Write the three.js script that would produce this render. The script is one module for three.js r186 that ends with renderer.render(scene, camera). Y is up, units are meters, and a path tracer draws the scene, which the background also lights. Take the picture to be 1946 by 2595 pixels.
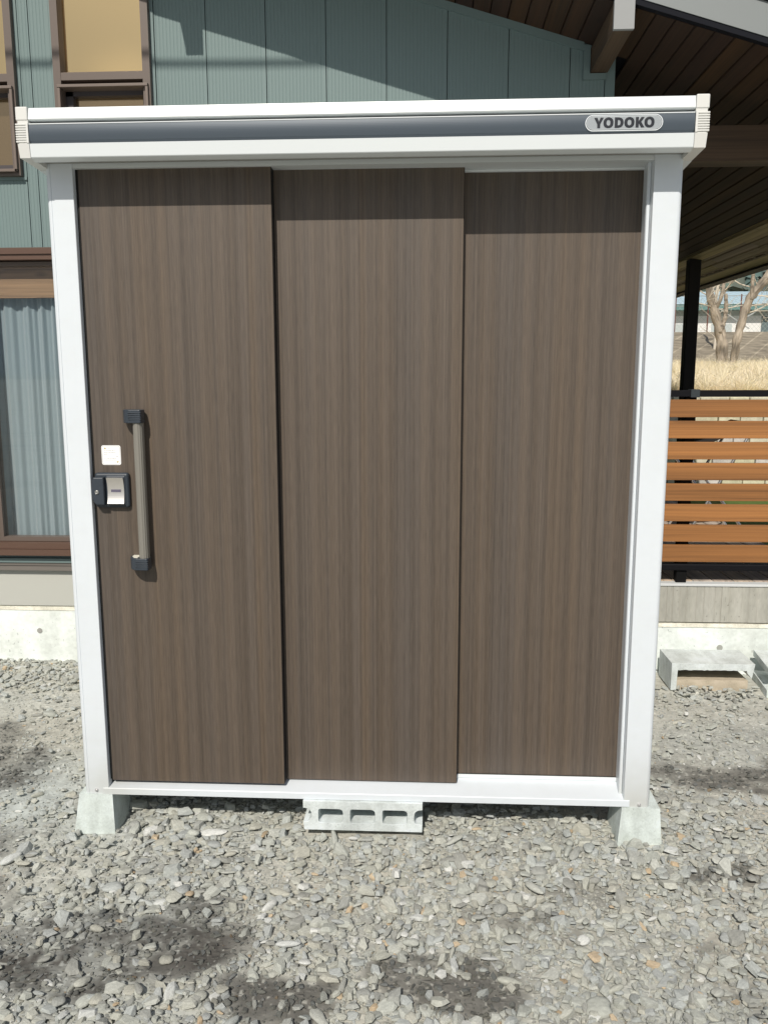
import * as THREE from 'three';
import { RoundedBoxGeometry } from 'three/addons/geometries/RoundedBoxGeometry.js';
import { ConvexGeometry } from 'three/addons/geometries/ConvexGeometry.js';
import { mergeGeometries } from 'three/addons/utils/BufferGeometryUtils.js';
import { FontLoader } from 'three/addons/loaders/FontLoader.js';
import { TextGeometry } from 'three/addons/geometries/TextGeometry.js';

// ------------------------------------------------------------------ camera, sky, sun, exposure
const scene = new THREE.Scene();
const camera = new THREE.PerspectiveCamera(63.42, 767 / 1024, 0.05, 2000);
camera.position.set(1.1169, 1.4562, 2.4877);
camera.rotation.set(-0.16286, 0.05222, -0.00185, 'YXZ');
const renderer = new THREE.WebGLRenderer({ antialias: true });
renderer.toneMapping = THREE.LinearToneMapping;
renderer.toneMappingExposure = 1.08;
renderer.shadowMap.enabled = true;

const SUN = new THREE.Vector3(-0.18, 0.95, 1).normalize();
const sun = new THREE.DirectionalLight(0xfff7ec, 3.75);
sun.position.copy(SUN).multiplyScalar(30);
sun.castShadow = true;
sun.shadow.mapSize.set(4096, 4096);
Object.assign(sun.shadow.camera, { left: -14, right: 14, top: 14, bottom: -14, near: 1, far: 80 });
scene.add(sun, sun.target);

// ------------------------------------------------------------------ noise and textures
function rng(seed) { let s = seed | 0; return () => { s = (s + 0x6d2b79f5) | 0; let t = Math.imul(s ^ (s >>> 15), 1 | s); t = (t + Math.imul(t ^ (t >>> 7), 61 | t)) ^ t; return ((t ^ (t >>> 14)) >>> 0) / 4294967296; }; }
const hash = (x, y, s) => { let h = (Math.imul(x, 374761393) + Math.imul(y, 668265263) + Math.imul(s, 1442695041)) | 0; h = Math.imul(h ^ (h >>> 13), 1274126177); return ((h ^ (h >>> 16)) >>> 0) / 4294967296; };
const mod = (a, n) => ((a % n) + n) % n;
function vn(x, y, px, py, s) {                                           // value noise, periodic in px, py
  const ix = Math.floor(x), iy = Math.floor(y), fx = x - ix, fy = y - iy, u = fx * fx * (3 - 2 * fx), v = fy * fy * (3 - 2 * fy);
  const x0 = mod(ix, px), x1 = mod(ix + 1, px), y0 = mod(iy, py), y1 = mod(iy + 1, py);
  const a = hash(x0, y0, s), b = hash(x1, y0, s), c = hash(x0, y1, s), d = hash(x1, y1, s);
  return a + (b - a) * u + (c - a) * v + (a - b - c + d) * u * v;
}
function fbm(u, v, fx, fy, oct, s) { let a = 0.5, t = 0, n = 0; for (let i = 0; i < oct; i++) { t += a * vn(u * fx, v * fy, fx, fy, s + i); n += a; a *= 0.55; fx *= 2; fy *= 2; } return t / n; }
const clamp = (x, a = 0, b = 1) => Math.min(b, Math.max(a, x)), mix = (a, b, t) => a + (b - a) * t, sstep = (a, b, x) => { const t = clamp((x - a) / (b - a)); return t * t * (3 - 2 * t); };
const toS = (l) => { l = clamp(l); return Math.round(255 * (l <= 0.0031308 ? 12.92 * l : 1.055 * Math.pow(l, 1 / 2.4) - 0.055)); };
function tex(w, h, fn, srgb = true) {
  const d = new Uint8Array(w * h * 4);
  for (let j = 0; j < h; j++) for (let i = 0; i < w; i++) {
    const c = fn((i + 0.5) / w, (j + 0.5) / h), o = (j * w + i) * 4;
    if (typeof c === 'number') { const q = srgb ? toS(c) : Math.round(255 * clamp(c)); d[o] = d[o + 1] = d[o + 2] = q; } else for (let k = 0; k < 3; k++) d[o + k] = srgb ? toS(c[k]) : Math.round(255 * clamp(c[k]));
    d[o + 3] = 255;
  }
  const t = new THREE.DataTexture(d, w, h); t.wrapS = t.wrapT = THREE.RepeatWrapping; t.magFilter = THREE.LinearFilter; t.minFilter = THREE.LinearMipmapLinearFilter; t.generateMipmaps = true;
  if (srgb) t.colorSpace = THREE.SRGBColorSpace; t.needsUpdate = true; return t;
}
const rep = (t, x, y, ox = 0, oy = 0) => { const c = t.clone(); c.repeat.set(x, y); c.offset.set(ox, oy); c.needsUpdate = true; return c; };   // repeats per metre

{ // sky: pale spring haze with soft clouds
  const W = 1024, H = 512, d = new Float32Array(W * H * 4);
  for (let j = 0; j < H; j++) for (let i = 0; i < W; i++) {
    const up = ((j + 0.5) / H - 0.5) * Math.PI, r = ((i + 0.5) / W - 0.5) * 2 * Math.PI, y = Math.sin(up), x = Math.cos(r) * Math.cos(up), z = Math.sin(r) * Math.cos(up);
    const cs = x * SUN.x + y * SUN.y + z * SUN.z, t = Math.pow(clamp(y), 0.45), glow = 0.72 * Math.pow(Math.max(cs, 0), 10) + 0.08 * Math.pow(Math.max(cs, 0), 2);
    const k = 1.6 / (Math.max(y, 0) + 0.25), n = fbm(mod(x * k * 0.12 + 0.5, 1), mod(z * k * 0.12 + 0.5, 1), 22, 22, 5, 77), cl = sstep(0.44, 0.62, n) * sstep(0.02, 0.2, y), n2 = 0.7 + 0.6 * fbm(mod(x * k * 0.12 + 0.5, 1), mod(z * k * 0.12 + 0.5, 1), 64, 64, 3, 87);
    const base = [mix(0.17, 0.035, t), mix(0.21, 0.08, t), mix(0.265, 0.175, t)], o = (j * W + i) * 4;
    for (let c = 0; c < 3; c++) {
      let q = base[c] + glow * [1, 0.95, 0.86][c];
      q = mix(q, (0.3 + 0.95 * glow) * n2 * [1, 1, 1.01][c], cl * 0.8);
      d[o + c] = y > 0 ? q : mix(q, [0.2, 0.2, 0.17][c], sstep(0, -0.03, y));
    }
    d[o + 3] = 1;
  }
  const t = new THREE.DataTexture(d, W, H, THREE.RGBAFormat, THREE.FloatType); t.mapping = THREE.EquirectangularReflectionMapping; t.magFilter = THREE.LinearFilter; t.needsUpdate = true;
  scene.background = t; scene.environment = t;
}

// ------------------------------------------------------------------ helpers
const counts = {};
function numbered(n) { const k = counts[n] = (counts[n] ?? -1) + 1; return k ? `${n}_${String(k).padStart(3, '0')}` : n; }
function tag(o, label, category, group, kind) { if (label) o.userData.label = label; if (category) o.userData.category = category; if (group) o.userData.group = group; if (kind) o.userData.kind = kind; return o; }
function thing(name, label, category, [x, y, z] = [0, 0, 0], group) { const o = new THREE.Group(); o.name = numbered(name); o.position.set(x, y, z); scene.add(o); return tag(o, label, category, group); }
function mesh(name, geo, m, parent, label) {
  const o = new THREE.Mesh(Array.isArray(geo) ? merge(geo) : geo, m); o.castShadow = o.receiveShadow = true;
  o.name = parent === scene ? numbered(name) : name; parent.add(o); if (label) o.userData.label = label;
  if (parent !== scene) { parent.updateWorldMatrix(true, false); const p = new THREE.Vector3().setFromMatrixPosition(parent.matrixWorld); o.position.sub(p); }   // geometry is written in world metres
  return o;
}
function struct(name, geo, m) { const o = mesh(name, geo, m, scene); o.userData.kind = 'structure'; return o; }
function norm(g) { const n = g.index ? g.toNonIndexed() : g; for (const k of Object.keys(n.attributes)) if (!['position', 'normal', 'uv'].includes(k)) n.deleteAttribute(k); if (!n.attributes.normal) n.computeVertexNormals(); if (!n.attributes.uv) n.setAttribute('uv', new THREE.BufferAttribute(new Float32Array(n.attributes.position.count * 2), 2)); n.morphAttributes = {}; return n; }
function merge(list) { return list.length === 1 ? list[0] : mergeGeometries(list.map(norm)); }
// uv in metres; grain runs along v
function uvm(g, grain = 'y', ou = 0, ov = 0) {
  g = norm(g); const p = g.attributes.position, uv = new Float32Array(p.count * 2), A = [new THREE.Vector3(), new THREE.Vector3(), new THREE.Vector3()], e1 = new THREE.Vector3(), e2 = new THREE.Vector3(), gi = 'xyz'.indexOf(grain);
  for (let i = 0; i < p.count; i += 3) {
    A.forEach((v, k) => v.fromBufferAttribute(p, i + k)); e1.subVectors(A[1], A[0]).cross(e2.subVectors(A[2], A[0]));
    const n = [Math.abs(e1.x), Math.abs(e1.y), Math.abs(e1.z)], m = n.indexOf(Math.max(...n)), rest = [0, 1, 2].filter((k) => k !== m);
    let [a, b] = rest.includes(gi) ? [rest.find((k) => k !== gi), gi] : rest;
    for (let k = 0; k < 3; k++) { const c = [A[k].x, A[k].y, A[k].z]; uv[(i + k) * 2] = c[a] + ou; uv[(i + k) * 2 + 1] = c[b] + ov; }
  }
  g.setAttribute('uv', new THREE.BufferAttribute(uv, 2)); return g;
}
const B = (x0, x1, y0, y1, z0, z1, grain = 'y', ou = 0, ov = 0) => uvm(new THREE.BoxGeometry(x1 - x0, y1 - y0, z1 - z0).translate((x0 + x1) / 2, (y0 + y1) / 2, (z0 + z1) / 2), grain, ou, ov);
const RB = (x0, x1, y0, y1, z0, z1, r = 0.003, seg = 2, grain = 'y', ou = 0, ov = 0) => uvm(new RoundedBoxGeometry(x1 - x0, y1 - y0, z1 - z0, seg, r).translate((x0 + x1) / 2, (y0 + y1) / 2, (z0 + z1) / 2), grain, ou, ov);
const shp = (pts) => { const s = new THREE.Shape(); pts.forEach(([x, y], i) => (i ? s.lineTo(x, y) : s.moveTo(x, y))); s.closePath(); return s; };
// prism with a (z, y) profile, running along x
const PX = (pts, x0, x1) => uvm(new THREE.ExtrudeGeometry(shp(pts.map(([z, y]) => [-z, y])), { depth: x1 - x0, bevelEnabled: false }).rotateY(Math.PI / 2).translate(x0, 0, 0), 'x');
// prism with an (x, y) outline, from z0 to z1
const PZ = (s, z0, z1, bevel = 0) => uvm(new THREE.ExtrudeGeometry(s instanceof THREE.Shape ? s : shp(s), { depth: z1 - z0 - 2 * bevel, bevelEnabled: bevel > 0, bevelSize: bevel, bevelThickness: bevel, bevelSegments: 2, bevelOffset: -bevel, curveSegments: 8 }).translate(0, 0, z0 + bevel), 'y');
// prism with an (x, z) plan, from y0 to y1
const PY = (pts, y0, y1, bevel = 0, smooth = false) => uvm(new THREE.ExtrudeGeometry(pts instanceof THREE.Shape ? pts : shp(pts.map(([x, z]) => [x, -z])), { depth: y1 - y0 - 2 * bevel, bevelEnabled: bevel > 0, bevelSize: bevel, bevelThickness: bevel, bevelSegments: 2, bevelOffset: -bevel, curveSegments: 10 }).translate(0, 0, bevel).rotateX(-Math.PI / 2).translate(0, y0, 0), 'y');
function hexa(b, t) { const g = new ConvexGeometry([...b, ...t].map((p) => new THREE.Vector3(...p))); return uvm(g); }
const lin = (r, g, b) => new THREE.Color().setRGB(r, g, b);
const M = (r, g, b, rough = 0.6, extra = {}) => new THREE.MeshStandardMaterial({ color: lin(r, g, b), roughness: rough, ...extra });

// ------------------------------------------------------------------ shared textures
const grainTex = tex(512, 1024, (u, v) => {                               // neutral wood grain along v
  const w = fbm(u, v, 3, 2, 3, 5) * 0.12, f = fbm(mod(u + w, 1), v, 60, 3, 3, 9), c = fbm(mod(u + w, 1), v, 9, 1, 3, 21), k = vn(u * 7, v * 5, 7, 5, 33);
  return clamp(0.62 + 0.45 * (f - 0.5) + 0.5 * (c - 0.5) - (k > 0.93 ? 0.25 * (k - 0.93) / 0.07 : 0), 0.1, 1);
});
const doorTex = tex(1024, 1024, (u, v) => {                               // printed wood grain of the doors, mostly straight streaks
  const w = (fbm(u, v, 4, 2, 2, 2) - 0.5) * 0.012, a = fbm(mod(u + w, 1), v, 30, 1, 3, 11), b = fbm(mod(u + w, 1), v, 96, 1, 3, 17), c = fbm(u, v, 300, 60, 2, 23), hue = fbm(mod(u + w, 1), v, 22, 1, 2, 31);
  const l = 0.98 + 0.3 * (a - 0.5) + 0.62 * (b - 0.5) + 0.34 * (c - 0.5), h = (hue - 0.5) * 0.22;
  return [0.094 * l * (1 + h * 0.6), 0.0735 * l * (1 + h * 0.1), 0.0565 * l * (1 - h * 0.7)];
});
const doorBump = tex(512, 512, (u, v) => clamp(0.5 + 0.7 * (fbm(u, v, 150, 10, 2, 44) - 0.5)), false);
const concTex = tex(1024, 1024, (u, v) => {
  const a = fbm(u, v, 5, 5, 5, 3), b = fbm(u, v, 60, 60, 3, 13), st = fbm(u, v, 12, 2, 3, 19), p = vn(u * 90, v * 90, 90, 90, 29);
  let l = 0.86 + 0.42 * (a - 0.5) + 0.2 * (b - 0.5) + 0.24 * (st - 0.5); if (p > 0.95) l *= 0.62;
  return [l, l * 1.0, l * (0.965 + 0.06 * (a - 0.5))];
});
const concBump = tex(512, 512, (u, v) => { const p = vn(u * 60, v * 60, 60, 60, 29); return clamp(0.6 + 0.5 * (fbm(u, v, 40, 40, 4, 8) - 0.5) - (p > 0.93 ? 0.35 : 0)); }, false);
const stoneTex = tex(256, 256, (u, v) => clamp(0.85 + 0.4 * (fbm(u, v, 5, 5, 4, 61) - 0.5) + 0.25 * (fbm(u, v, 50, 50, 2, 63) - 0.5)));
const fineBump = tex(256, 256, (u, v) => fbm(u, v, 24, 24, 4, 71), false);
const barkTex = tex(256, 512, (u, v) => { const a = fbm(u, v, 6, 6, 4, 81), b = fbm(u, v, 30, 10, 3, 83); return clamp(0.72 + 0.9 * (a - 0.5) + 0.5 * (b - 0.5), 0.15, 1); });

// damp, dark patches of soil on the yard: [x, z, rx, rz, strength]
const DAMP = [[0.30, 0.59, 0.40, 0.15, 1], [0.0, 0.66, 0.3, 0.14, 0.8], [-0.2, 0.4, 0.2, 0.15, 0.7], [0.50, 0.40, 0.14, 0.07, 0.8], [0.14, 0.62, 0.13, 0.09, 0.55], [0.75, 0.76, 0.2, 0.09, 0.75], [1.18, 0.69, 0.17, 0.09, 0.72], [1.36, 0.43, 0.16, 0.09, 0.55], [1.6, 0.3, 0.13, 0.06, 0.4], [2.0, 0.2, 0.14, 0.08, 0.6], [1.98, 0.6, 0.2, 0.14, 0.5],
  [2.28, -0.45, 0.32, 0.1, 0.85], [2.7, -0.5, 0.3, 0.16, 0.8], [-0.5, -0.4, 0.26, 0.2, 0.8], [-0.42, 0.1, 0.25, 0.2, 0.6], [-0.75, -0.65, 0.25, 0.2, 0.6], [2.45, 0.25, 0.3, 0.2, 0.5], [-1.3, 0.5, 0.6, 0.4, 0.6], [3.4, 0.4, 0.6, 0.4, 0.6], [0.4, 1.6, 0.7, 0.3, 0.7], [1.8, 1.5, 0.6, 0.3, 0.6]];
const wob = (x, z, f, s) => fbm(mod(x / 16, 1), mod(z / 16, 1), f, f, 4, s);
function damp(x, z) {
  const wx = x + (wob(x, z, 64, 5) - 0.5) * 0.28, wz = z + (wob(x, z, 64, 15) - 0.5) * 0.2; let d = 0;
  for (const [cx, cz, rx, rz, k] of DAMP) { const q = ((wx - cx) / rx) ** 2 + ((wz - cz) / rz) ** 2; if (q < 2.5) d = Math.max(d, k * (1 - sstep(0.35, 1.5, q))); }
  return d && d * mix(0.5, 1.05, sstep(0.36, 0.54, wob(x, z, 200, 25) * 0.6 + wob(x, z, 80, 27) * 0.4));
}
const GX = -3, GZ = -2, GW = 8, GH = 5;                                   // the yard texture's place in metres
const groundTex = tex(2048, 1280, (u, v) => {
  const x = GX + u * GW, z = GZ + v * GH, d = damp(x, z), a = fbm(u, v, 24, 15, 5, 101), b = fbm(u, v, 320, 200, 3, 103), s = vn(u * 700, v * 440, 700, 440, 107), warm = fbm(u, v, 12, 8, 3, 109);
  let l = 0.45 * (1 + 0.5 * (a - 0.5) + 0.5 * (b - 0.5)); if (s > 0.86) l *= 1.25; if (s < 0.1) l *= 0.7;
  const dk = clamp(d * (0.8 + 0.8 * (a - 0.3)) * (s > 0.8 ? 0.5 : 1)), w = (warm - 0.5) * 0.16;
  const dr = [l * (0.965 + w), l * 0.97, l * (0.87 - w)], wet = 0.078 * (0.8 + 0.8 * (b - 0.2));
  return [mix(dr[0], wet * 1.05, dk), mix(dr[1], wet, dk), mix(dr[2], wet * 0.9, dk)];
});
const groundBump = tex(1024, 1024, (u, v) => { const a = fbm(u, v, 40, 40, 4, 121), c = vn(u * 110, v * 110, 110, 110, 125); return clamp(0.25 + 0.5 * a + (c > 0.7 ? 0.3 * (c - 0.7) / 0.3 : 0)); }, false);

// ------------------------------------------------------------------ materials
const dustTex = tex(128, 512, (u, v) => { const n = fbm(u, v, 8, 24, 4, 131), m = fbm(u, v, 40, 120, 2, 133), d = sstep(0.16, 0.02, v) * (0.25 + 1.1 * n) * 0.2 + 0.05 * (n - 0.4) + 0.03 * (m - 0.5); return [1 - d * 0.9, 1 - d, 1 - d * 1.25]; });
const white = M(0.69, 0.742, 0.785, 0.38, { map: rep(dustTex, 0.9, 1 / 2.4), bumpMap: rep(fineBump, 40, 40), bumpScale: 0.00006 });
const whiteTrim = M(0.705, 0.75, 0.765, 0.34);
const navy = M(0.07, 0.09, 0.112, 0.42, { metalness: 0.15 });
const navyPlastic = M(0.032, 0.042, 0.055, 0.42);
const doorMat = new THREE.MeshStandardMaterial({ map: rep(doorTex, 1 / 0.62, 1 / 2.2), roughness: 0.5, bumpMap: rep(doorBump, 2, 1), bumpScale: 0.0002 });
const gapShade = M(0.004, 0.0035, 0.003, 0.8);  // black that puts the shade of the door gaps into the colour
const dull = (r, g, b, rough) => new THREE.MeshPhysicalMaterial({ color: lin(r, g, b), roughness: rough, specularIntensity: 0.3 });
const black = dull(0.005, 0.005, 0.005, 0.7);
const steel = M(0.62, 0.6, 0.57, 0.3, { metalness: 1 });
const siding = M(0.158, 0.22, 0.217, 0.6);
const sidingFlat = M(0.152, 0.213, 0.21, 0.52);
const brownFrame = M(0.125, 0.098, 0.082, 0.45);
const brownWarm = M(0.105, 0.06, 0.042, 0.45);
const darkGap = M(0.01, 0.009, 0.009, 0.7);
const conc = new THREE.MeshStandardMaterial({ color: lin(0.87, 0.93, 0.93), map: rep(concTex, 1.1, 1.1), roughness: 0.92, bumpMap: rep(concBump, 2.5, 2.5), bumpScale: 0.0012 });
const concBlock = new THREE.MeshStandardMaterial({ color: lin(0.7, 0.76, 0.785), map: rep(concTex, 3, 3), roughness: 0.95, bumpMap: rep(concBump, 7, 7), bumpScale: 0.0016 });
const concPier = new THREE.MeshStandardMaterial({ color: lin(0.64, 0.71, 0.71), map: rep(concTex, 3.7, 3.7, 0.3, 0.2), roughness: 0.93, bumpMap: rep(concBump, 4, 4), bumpScale: 0.001 });
const mortar = new THREE.MeshStandardMaterial({ color: lin(0.92, 0.9, 0.8), map: rep(concTex, 4, 4), roughness: 0.95, bumpMap: rep(concBump, 6, 6), bumpScale: 0.004 });
const greyPanel = M(0.46, 0.468, 0.43, 0.8, { bumpMap: rep(fineBump, 12, 12), bumpScale: 0.0003 });
const timber = (r, g, b, k = 0) => new THREE.MeshStandardMaterial({ color: lin(r, g, b), map: rep(grainTex, 4, 0.8, k * 0.37, k * 0.21), roughness: 0.72, bumpMap: rep(grainTex, 4, 0.8, k * 0.37, k * 0.21), bumpScale: 0.0006 });
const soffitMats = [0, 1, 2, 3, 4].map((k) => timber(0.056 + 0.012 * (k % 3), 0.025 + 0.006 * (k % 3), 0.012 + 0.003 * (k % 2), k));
const litEaveMats = [0, 1, 2, 3, 4].map((k) => timber(0.5 + 0.08 * (k % 3), 0.37 + 0.06 * (k % 3), 0.26 + 0.05 * (k % 2), k));  // lighter copy of the soffit timber, bounced light put into its colour
const darkTimber = timber(0.014, 0.009, 0.007, 3);
const purlinMat = timber(0.115, 0.07, 0.038, 2);
const capMat = M(0.29, 0.3, 0.3, 0.5);
const bargeMat = M(0.22, 0.24, 0.24, 0.5);
const flashDark = dull(0.007, 0.008, 0.012, 0.7);
const slatMats = [0, 1, 2, 3].map((k) => new THREE.MeshStandardMaterial({ color: lin(0.46, 0.2, 0.06), map: rep(grainTex, 3, 0.5, k * 0.23, k * 0.31), roughness: 0.55 }));
const boardMats = [0, 1, 2, 3].map((k) => new THREE.MeshStandardMaterial({ color: lin([0.74, 0.68, 0.78, 0.72][k], [0.6, 0.58, 0.61, 0.59][k], [0.47, 0.49, 0.45, 0.49][k]), map: rep(grainTex, 4, 0.9, k * 0.3, k * 0.17), roughness: 0.8 }));
const goldGlass = new THREE.MeshPhysicalMaterial({ color: lin(1.0, 0.72, 0.355), metalness: 1, roughness: 0.08 });
const dimGold = new THREE.MeshPhysicalMaterial({ color: lin(0.52, 0.37, 0.21), metalness: 0.9, roughness: 0.12 });
const glass = new THREE.MeshPhysicalMaterial({ color: 0xffffff, transmission: 1, thickness: 0, roughness: 0.0, ior: 1.5 });

const R = rng(20240321);
const soff = (x) => 3.009 - 0.3 * (x - 1.49);                            // underside of the house roof

// ------------------------------------------------------------------ the yard ground
const inYard = (x, z) => sstep(-4, -2.5, x) * sstep(6, 4.5, x) * sstep(5, 3, z);
const gh = (x, z) => (-0.012 + 0.05 * (wob(x, z, 24, 41) - 0.5) + 0.016 * (wob(x, z, 160, 43) - 0.5)) * inYard(x, z) - 0.004;
function sheet(xs, zs, hf, uf) {
  const nx = xs.length, nz = zs.length, p = [], uv = [], ix = [];
  for (const z of zs) for (const x of xs) { p.push(x, hf(x, z), z); uv.push(...uf(x, z)); }
  for (let j = 0; j < nz - 1; j++) for (let i = 0; i < nx - 1; i++) { const a = j * nx + i, b = a + 1, c = a + nx, d = c + 1; ix.push(a, c, b, b, c, d); }
  const g = new THREE.BufferGeometry(); g.setAttribute('position', new THREE.Float32BufferAttribute(p, 3)); g.setAttribute('uv', new THREE.Float32BufferAttribute(uv, 2)); g.setIndex(ix); g.computeVertexNormals(); return g;
}
const span = (a, b, s) => { const o = []; for (let v = a; v < b - 1e-6; v += s) o.push(v); o.push(b); return o; };
const gMat = new THREE.MeshStandardMaterial({ map: groundTex, roughness: 0.95, bumpMap: rep(groundBump, GW / 1.1, GH / 1.1), bumpScale: 0.008 });
const ground = struct('ground', sheet([-400, -120, -40, -15, -7, -4, ...span(-2.6, 4.6, 0.03), 6, 8, 15, 40, 120, 400], [-500, -150, -50, -8, -3, ...span(-1.7, 1.8, 0.03), 2.5, 4, 8, 20, 60, 150, 400], gh, (x, z) => [(x - GX) / GW, (z - GZ) / GH]), gMat);

// ------------------------------------------------------------------ gravel
{
  const rr = rng(991), variants = [];
  for (let k = 0; k < 12; k++) {                                          // angular flat chips of crushed stone
    const n = 5 + (k % 4), pts = [], chunky = k % 3 === 2;
    for (let i = 0; i < n; i++) {
      const a = (i / n) * 6.283 + (rr() - 0.5) * 0.8, q = 0.72 + 0.4 * rr(), t = chunky ? 0.5 : 0.28;
      pts.push(new THREE.Vector3(Math.cos(a) * q, -t * (0.5 + 0.5 * rr()), Math.sin(a) * q * 0.8), new THREE.Vector3(Math.cos(a + 0.2 * rr()) * q * (0.62 + 0.32 * rr()), t * (0.35 + 0.75 * rr()), Math.sin(a) * q * 0.8 * (0.62 + 0.32 * rr())));
    }
    if (k % 6 === 3) {                                                    // a worn, rounded pebble
      const g = new THREE.IcosahedronGeometry(1, 2), p = g.attributes.position, v = new THREE.Vector3(), ph = rr() * 9;
      for (let i = 0; i < p.count; i++) { v.fromBufferAttribute(p, i); const q = 1 + 0.16 * Math.sin(v.x * 2.6 + ph) + 0.13 * Math.sin(v.z * 3.4 - ph) + 0.1 * Math.sin(v.y * 3 + v.x * 2 + ph * 2); p.setXYZ(i, v.x * q, v.y * q * 0.46, v.z * q * 0.74); }
      const idx = new THREE.BufferGeometry(); idx.setAttribute('position', p); const map = new Map(), N3 = new Float32Array(p.count * 3), A = new THREE.Vector3(), Bq = new THREE.Vector3(), C = new THREE.Vector3();
      for (let i = 0; i < p.count; i += 3) { A.fromBufferAttribute(p, i); Bq.fromBufferAttribute(p, i + 1).sub(A); C.fromBufferAttribute(p, i + 2).sub(A); Bq.cross(C); for (let e = 0; e < 3; e++) { const key = [p.getX(i + e), p.getY(i + e), p.getZ(i + e)].map((q) => q.toFixed(3)).join(); const m = map.get(key) ?? new THREE.Vector3(); m.add(Bq); map.set(key, m); } }
      for (let i = 0; i < p.count; i++) { const m = map.get([p.getX(i), p.getY(i), p.getZ(i)].map((q) => q.toFixed(3)).join()).clone().normalize(); N3.set([m.x, m.y, m.z], i * 3); }
      idx.setAttribute('normal', new THREE.BufferAttribute(N3, 3)); variants.push(uvm(idx, 'z', k * 0.37, k * 0.53)); continue;
    }
    variants.push(uvm(new ConvexGeometry(pts), 'z', k * 0.37, k * 0.53));
  }
  const TONES = [[0.5, 0.51, 0.455], [0.48, 0.49, 0.44], [0.46, 0.48, 0.45], [0.515, 0.515, 0.45], [0.45, 0.46, 0.41], [0.48, 0.5, 0.475], [0.53, 0.535, 0.48], [0.43, 0.445, 0.425], [0.49, 0.48, 0.41], [0.4, 0.405, 0.37], [0.47, 0.47, 0.405], [0.36, 0.36, 0.325], [0.68, 0.68, 0.64], [0.6, 0.61, 0.58], [0.6, 0.48, 0.33], [0.53, 0.41, 0.27]];
  const tone = () => { const q = rr(); return q < 0.05 ? 12 + (q < 0.022) : q < 0.062 ? 14 + (q < 0.055) : Math.floor(rr() * 12); };
  // how thickly stones lie at a place
  const cover = (x, z) => {
    const d = damp(x, z), front = sstep(-0.35, 0.3, x + 0.25 * (wob(x, z, 40, 7) - 0.5)) * sstep(2.5, 1.9, x) * sstep(-0.5, -0.02, z) * sstep(2.6, 1.4, z);
    const n = wob(x, z, 90, 55), dusty = sstep(0.55, 0.68, wob(x, z, 70, 57)) * (z < 0.35 ? 0.7 : 0.25);
    const left = z < -1.15 && x < 0 ? 0.5 : 0;
    return clamp((0.1 + 0.14 * n + left + 0.95 * front) * (1 - 0.95 * Math.min(1, d * 1.15)) * (1 - dusty), 0.02, 1);
  };
  const items = variants.map(() => []), big = [];
  const V = new THREE.Vector3(), Q = new THREE.Quaternion(), S = new THREE.Vector3(), E = new THREE.Euler();
  const put = (x, z, r, y, tilt, flat) => {
    E.set((rr() - 0.5) * tilt, rr() * 6.283, (rr() - 0.5) * tilt); Q.setFromEuler(E); S.set(r * (0.85 + 0.5 * rr()), r * flat * (0.7 + 0.6 * rr()), r * (0.7 + 0.4 * rr())); V.set(x, y, z);
    return new THREE.Matrix4().compose(V, Q, S);
  };
  const blocked = (x, z) => z < -1.56 || (x > -0.03 && x < 0.1 && z < 0.02 && z > -0.12) || (x > 1.73 && x < 1.87 && z < 0.02 && z > -0.12) || (x > 0.72 && x < 1.115 && z < 0.018 && z > -0.18) || (x > 2.2 && x < 2.66 && z < -1.315 && z > -1.5) || (x > 2.66 && x < 3.1 && z < -1.2 && z > -1.52);
  const add = (N, rmin, rmax, pow, ax0, ax1, az0, az1, yoff, tilt, cf) => {
    for (let i = 0; i < N; i++) {
      const x = mix(ax0, ax1, rr()), z = mix(az0, az1, rr()), r = rmin + (rmax - rmin) * Math.pow(rr(), pow), keep = rr(), ti = tone(), c = TONES[ti].map((q, e) => q * [1.01, 1.03, 1.045][e] * (0.93 + 0.14 * hash(i, N, 1))), k = Math.floor(rr() * 12), lay = rr(), d = damp(x, z);
      if (blocked(x, z) || keep > cf(cover(x, z), d)) continue;
      const wet = d > 0.35 && r < 0.012 ? mix(1, 0.3, sstep(0.3, 0.7, d)) : 1, shade = wet * (r > 0.012 ? mix(1, 0.85, d) : 1), col = c.map((q) => q * shade), y = gh(x, z) + r * 0.16 + yoff * lay;
      const m = put(x, z, r, y, tilt, 0.6 + 0.4 * rr());
      if (r > 0.018 && x > -1 && x < 2.9 && z > -1.5 && z < 0.86) big.push({ m, k, col, ti, r, s: r / Math.hypot(x - 1.117, 1.456, z - 2.488) }); else items[k].push([m, col]);
    }
  };
  add(110000, 0.002, 0.0055, 1.5, -1.6, 3.6, -1.56, 1.1, 0.002, 0.9, (c, d) => 0.3 + 0.5 * c);          // grit
  add(44000, 0.005, 0.0105, 1.2, -1.6, 3.6, -1.56, 1.1, 0.005, 0.8, (c, d) => 0.07 + 0.9 * c + 0.3 * d);
  add(27000, 0.0085, 0.0185, 1.5, -1.6, 3.6, -1.56, 1.1, 0.013, 0.62, (c) => c * 1.05 - 0.03);
  add(5200, 0.016, 0.031, 2.2, -1.4, 3.4, -1.5, 1.1, 0.018, 0.5, (c) => c * 1.0 - 0.05);
  add(120, 0.008, 0.017, 1.5, 2.27, 2.66, -1.335, -1.2, 0.03, 0.7, () => 1);                              // heaped against the loose block
  add(26000, 0.006, 0.022, 2.2, -3.5, 5.5, -1.56, 3.6, 0.008, 0.8, (c) => 0.5 * c);                       // beyond the frame
  big.sort((a, b) => b.s - a.s);
  const top = big.slice(0, 290); for (const b of big.slice(290)) items[b.k].push([b.m, b.col]);
  const gravel = new THREE.Group(); gravel.name = 'gravel'; scene.add(gravel); tag(gravel, 'loose grey crushed stone gravel spread over the yard in front of shed', 'gravel', null, 'stuff');
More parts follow.
